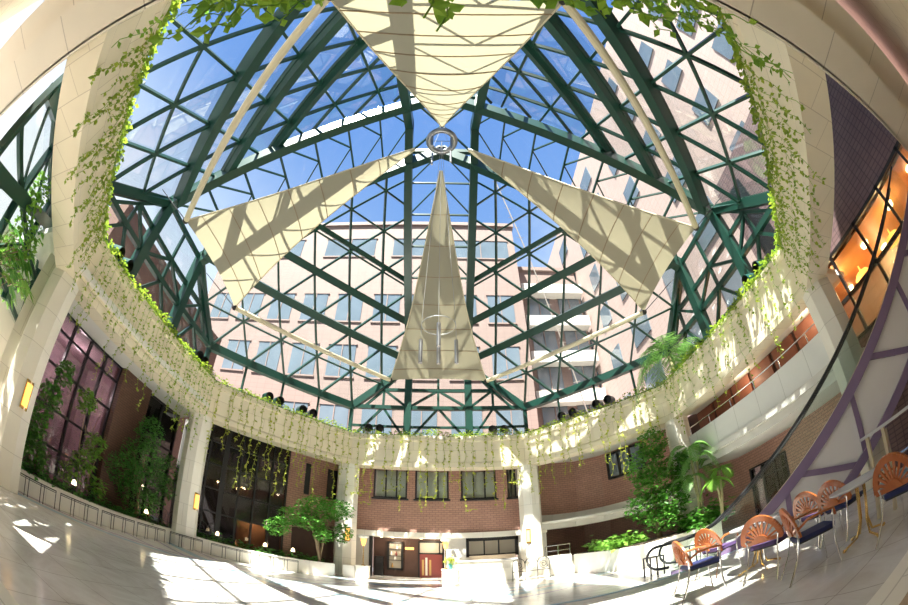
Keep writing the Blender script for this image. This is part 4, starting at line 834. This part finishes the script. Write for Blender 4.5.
# ------------------------------------------------------------------ escalator
ES = Vector((5.0, 8.5, 0)); EU = Vector((cos(rad(-50)), sin(rad(-50)), 0)); EN = Vector((-EU.y, EU.x, 0)); EW = .95
def E(s, z, o=0): p = ES+EU*s+EN*o; return (p.x, p.y, z)
def hz(s): return 1.0+.315*((s-1.2)+sqrt((s-1.2)**2+.12))
def kz(s): return hz(s)-.86
ss = [i*.25 for i in range(0, 42)]
esc = empty('escalator', tuple(ES), 'escalator with purple trim and glass sides rising on the right', 'escalator'); eo = tuple(ES)
for o_, nm in ((0, 'near'), (EW, 'far')):
    mb = MB(); pts = [E(.25, hz(0)-.6, o_)]+[E(-.3*sin(pi*i/8), hz(0)-.3-.3*cos(pi*i/8), o_) for i in range(9)]+[E(s, hz(s), o_) for s in ss[1:]]
    mb.tube(pts, .036, 8); part('handrail', mb, 'rubber', esc, eo)
    mb = MB()
    for i in range(len(ss)-1):
        a, b_ = ss[i], ss[i+1]; mb.add([E(a, kz(a), o_), E(b_, kz(b_), o_), E(b_, hz(b_)-.04, o_), E(a, hz(a)-.04, o_), E(a, kz(a), o_+.012), E(b_, kz(b_), o_+.012), E(b_, hz(b_)-.04, o_+.012), E(a, hz(a)-.04, o_+.012)], [(0, 1, 2, 3), (7, 6, 5, 4)])
    part('glass_balustrade', mb, 'clear_glass', esc, eo)
    mb = MB()
    for i in range(len(ss)-1): mb.bar(E(ss[i], kz(ss[i])-.12, o_), E(ss[i+1], kz(ss[i+1])-.12, o_), .16, .26)
    part('skirt', mb, 'purple_steel', esc, eo)
    mb = MB()
    for i in range(len(ss)-1): mb.bar(E(ss[i], kz(ss[i])+.02, o_-.02), E(ss[i+1], kz(ss[i+1])+.02, o_-.02), .05, .05)
    part('edge_strip', mb, 'chrome', esc, eo)
    def lo(s): return max(0, kz(s)-1.62)
    mb = MB()
    for i in range(len(ss)-1):
        a, b_ = ss[i], ss[i+1]
        if b_ < 1.2: continue
        oo = o_+.04; th = .04
        mb.add([E(a, lo(a), oo), E(b_, lo(b_), oo), E(b_, kz(b_)-.2, oo), E(a, kz(a)-.2, oo), E(a, lo(a), oo+th), E(b_, lo(b_), oo+th), E(b_, kz(b_)-.2, oo+th), E(a, kz(a)-.2, oo+th)], [(0, 1, 2, 3), (7, 6, 5, 4), (0, 4, 5, 1)])
    part('side_panel', mb, 'escalator_panel', esc, eo)
    mb = MB()
    for i in range(len(ss)-1):
        if kz(ss[i])-1.62 > -.1: mb.bar(E(ss[i], lo(ss[i]), o_), E(ss[i+1], lo(ss[i+1]), o_), .2, .22)
    part('lower_trim', mb, 'purple_steel', esc, eo)
    for k, (a, b_) in enumerate([(3.3, 3.3), (3.7, 5.2), (5.4, 5.4), (6.2, 7.6), (7.9, 7.9), (8.6, 9.9)]):
        mb = MB(); mb.bar(E(a, kz(a)-.2, o_), E(b_, lo(b_), o_), .14, .06, up=EN); part('diagonal_trim', mb, 'purple_steel', esc, eo)
mb = MB()
for i in range(len(ss)-1):
    if ss[i] > .3: mb.bar(E(ss[i], lo(ss[i])+.02, EW/2), E(ss[i+1], lo(ss[i+1])+.02, EW/2), EW-.1, .06)
part('underside', mb, 'escalator_panel', esc, eo)
for i in range(30):
    s = .6+i*.36; mb = MB(); z = max(.05, kz(s)-.22); mb.bar(E(s, z-.1, .06), E(s, z-.1, EW-.06), .36, .2); part('step', mb, 'steel', esc, eo)
# low guard rails by the escalator foot
rail('guard_rail', [(5.77, 10.68, 0), (6.12, 10.1, 0)], .6, 4, 'iron', 'short dark guard rail at the escalator foot', 'railing', r=.03, mid=0)
rail('guard_rail', [(6.95, 10.6, 0), (7.3, 10.1, 0)], .6, 4, 'iron', 'short dark guard rail behind the escalator foot', 'railing', r=.03, mid=0)

# ------------------------------------------------------------------ cafe furniture on the terrace
def chair(seatm):
    root = empty('cafe_chair', (0, 0, 0), '', 'chair')
    mb = MB(); r = [(-.2, -.2), (-.17, -.22), (.17, -.22), (.2, -.2), (.23, .18), (.2, .22), (-.2, .22), (-.23, .18)]; mb.prism(r, .43, .475); st = part('seat', mb, seatm, root)
    mb = MB(); mb.prism([(x*.97, y*.97) for x, y in r], .41, .43); part('seat_pan', mb, 'black', st)
    def bp(x, z): return (x, -.24-.25*(z-.5)+.35*x*x, z)      # curved back surface
    mb = MB(); c, R0 = .52, .27; N_ = 20
    arcp = [bp(R0*1.02*cos(pi*i/N_), c+R0*1.12*sin(pi*i/N_)) for i in range(N_+1)]
    for i in range(N_): mb.bar(arcp[i], arcp[i+1], .028, .055, up=(0, 1, 0.25)) if 0 else mb.bar(arcp[i], arcp[i+1], .075, .026, up=(0, 1, .25))
    for i in range(1, 10):
        a = pi*i/10; mb.bar(bp(.07*cos(a), c+.06*sin(a)), bp(R0*cos(a), c+R0*1.1*sin(a)), .026, .018, up=(0, 1, .25))
    mb.bar(bp(-R0*1.08, c), bp(R0*1.08, c), .05, .028, up=(0, 1, .25)); pl_ = [bp(.1*cos(pi*i/8), c+.09*sin(pi*i/8)) for i in range(9)]; mb.slab(pl_, .02)
    part('backrest', mb, 'orange_wood', root)
    for s_ in (-1, 1):
        mb = MB(); mb.tube([(s_*.25, .25, 0), (s_*.23, .2, .25), (s_*.235, .19, .45), (s_*.25, .19, .63)], .013, 7); part('leg', mb, 'chrome', root)
        mb = MB(); mb.tube([(s_*.25, -.34, 0), (s_*.22, -.25, .25), (s_*.21, -.22, .45), bp(s_*.24, .56)], .013, 7); part('leg', mb, 'chrome', root)
        mb = MB(); mb.tube([bp(s_*.27, .58), (s_*.28, -.12, .645), (s_*.275, .08, .65), (s_*.26, .2, .63)], [.014, .016, .016, .014], 7); mb.tube([(s_*.26, .2, .63), (s_*.245, .22, .55)], .014, 6); part('armrest', mb, 'orange_wood', root)
    return root
def put(o, x, y, hx, hy, label, grp='orange cafe chairs on the terrace'):
    o.location = (x, y, ZT); o.rotation_euler = (0, 0, math.atan2(hy, hx)-pi/2); o['label'] = label; o['group'] = grp
cn, cp = chair('navy'), chair('plum')
put(cn, 3.12, 4.24, .95, -.3, 'orange fan back chair with navy seat, leftmost, facing right')
put(cp, 4.15, 5.1, .99, .08, 'orange fan back chair with plum seat behind the leftmost table')
put(copy_tree(cp), 3.72, 3.5, .98, .25, 'orange fan back chair seen from behind, pulled to the leftmost table')
put(copy_tree(cn), 3.52, 2.66, .8, -.6, 'orange fan back chair with navy seat in the middle, side on')
put(copy_tree(cp), 4.85, 3.5, .98, -.1, 'orange fan back chair, rear one of two behind the right table')
put(copy_tree(cn), 4.72, 2.92, .98, -.1, 'orange fan back chair, front one of two behind the right table')
put(copy_tree(cn), 3.9, 1.55, .95, -.2, 'large orange fan back chair with navy seat at the right edge')
def table(x, y, label):
    root = empty('cafe_table', (x, y, ZT), label, 'table', 'cafe tables on the terrace')
    mb = MB(); mb.lathe((0, 0, .68), [(.02, 0), (.38, 0), (.41, .012), (.41, .03), (.02, .03)], 28); part('tabletop', mb, 'table_grey', root)
    for k in range(4):
        a = pi/4+k*pi/2+.3; d_ = Vector((cos(a), sin(a), 0)); mb = MB(); mb.tube([d_*.07+Vector((0, 0, .68)), d_*.06+Vector((0, 0, .25)), d_*.12+Vector((0, 0, .08)), d_*.27+Vector((0, 0, .04)), d_*.32+Vector((0, 0, .0))], .015, 7); mb.ball(d_*.32+Vector((0, 0, .02)), .022, 8, 5); part('leg', mb, 'brass', root)
table(4.1, 4.12, 'round grey table with gold legs beside the leftmost chair'); table(4.15, 2.3, 'round grey table with gold legs nearest the right edge')
root = empty('barrier_rail', (4.9, 1.95, ZT), 'grey topped barrier with tan posts at the right edge', 'railing'); og = (4.9, 1.95, ZT)
mb = MB(); mb.bar((4.85, 2.55, 1.56), (5.3, 1.25, 1.56), .12, .04); part('top_rail', mb, 'table_grey', root, og)
for p in ((4.9, 2.45), (4.97, 2.2), (5.27, 1.4)): mb = MB(); mb.bar((*p, ZT), (*p, 1.54), .05, .05); part('post', mb, 'beige_pole', root, og)
mb = MB(); mb.tube([(4.9, 2.45, 1.1), (5.27, 1.4, 1.1)], .018); part('lower_rail', mb, 'chrome', root, og)

# ------------------------------------------------------------------ buildings outside
def building(name, x0, x1, y, z1, label, wins, depth=8, m='pink_tile'):
    root = empty(name, (x0, y, 0), label, 'building'); og = (x0, y, 0)
    mb = MB(); mb.box((x0, y, 0), (x1, y+depth, z1)); mb.box((x0-.2, y-.25, z1), (x1+.2, y+depth, z1+.5)); part('wall', mb, m, root, og)
    for (a, b_, c, d_) in wins:
        mb = MB(); mb.box((a, y-.05, c), (b_, y+.1, d_)); o = part('window', mb, 'window_sky', root, og)
        mb = MB(); mb.box((a-.12, y-.12, c-.15), (b_+.12, y+.05, c)); mb.box((a-.12, y-.12, d_), (b_+.12, y+.05, d_+.1)); mb.bar(((a+b_)/2, y-.06, c), ((a+b_)/2, y-.06, d_), .1, .08); f = mb.build('window_frame', 'pink_tile', o, og)
    return root
YB = 30
wins = []
zr = [(10.2, 13.3), (16.0, 19.2), (21.8, 25.0), (27.0, 30.0)]
for c, d_ in zr[:3]:
    for q in range(9): a = -24.5+q*3.65; wins.append((a, a+2.5, c, d_))
wins += [(-20.5, -15.5, 30.2, 32.8), (-12.6, -7.0, 30.2, 32.8), (1.4, 7.4, 30.0, 32.6), (-5.0, -1.0, 30.2, 32.8)]
for q in range(8): a = -24.5+q*3.9; wins.append((a, a+2.4, 26.4, 28.2)) if False else None
building('hotel_building', -26, 8.2, YB, 35.0, 'pink tiled building with large windows beyond the far skylight', wins)
root = building('balcony_building', 8.6, 15.75, 33, 31, 'pink and grey block with balconies right of the pink building', [(9.5, 12, 12+q*4.2, 14.4+q*4.2) for q in range(4)]+[(13, 15.5, 12+q*4.2, 14.4+q*4.2) for q in range(4)])
for q in range(5): mb = MB(); mb.box((8.8, 31.8, 10.2+q*4.2), (15.7, 33, 11.4+q*4.2)); part('balcony', mb, 'concrete', root, (8.6, 33, 0))
root = empty('tower_building', (16, 0, 0), 'tall pink tower filling the right side beyond the skylight', 'building'); og = (16, 0, 0)
mb = MB(); mb.box((16, -14, 0), (24, 44, 40)); part('wall', mb, 'tower_tile', root, og)
for q in range(8):
    for z in range(6):
        y = -6+q*5.6; c = 11+z*4.8
        mb = MB(); mb.box((15.9, y, c), (16.05, y+2.0+.8*(q % 2), c+2.2)); part('window', mb, 'window_sky', root, og)
mb = MB(); mb.box((-23, 9.5, 0), (-17.5, 24, 15.5)); tag(mb.build('annex_building', 'brown_brick'), 'dark brown block beyond the left skylight gable', 'building')
ant = empty('antenna_mast', (9.1, 29, 20), 'thin leaning lattice mast with rungs outside the far skylight', 'mast'); og = (9.1, 29, 20)
p, q = Vector((15.3, 30.9, 0)), Vector((5.0, 22.5, 36))
mb = MB(); mb.tube([p, q], .06, 6); part('pole', mb, 'antenna', ant, og)
for k in range(20): c = p.lerp(q, .4+.58*k/19); mb = MB(); mb.tube([c-Vector((.35, .1, .1)), c+Vector((.35, .1, .1))], .025, 4); part('rung', mb, 'antenna', ant, og)
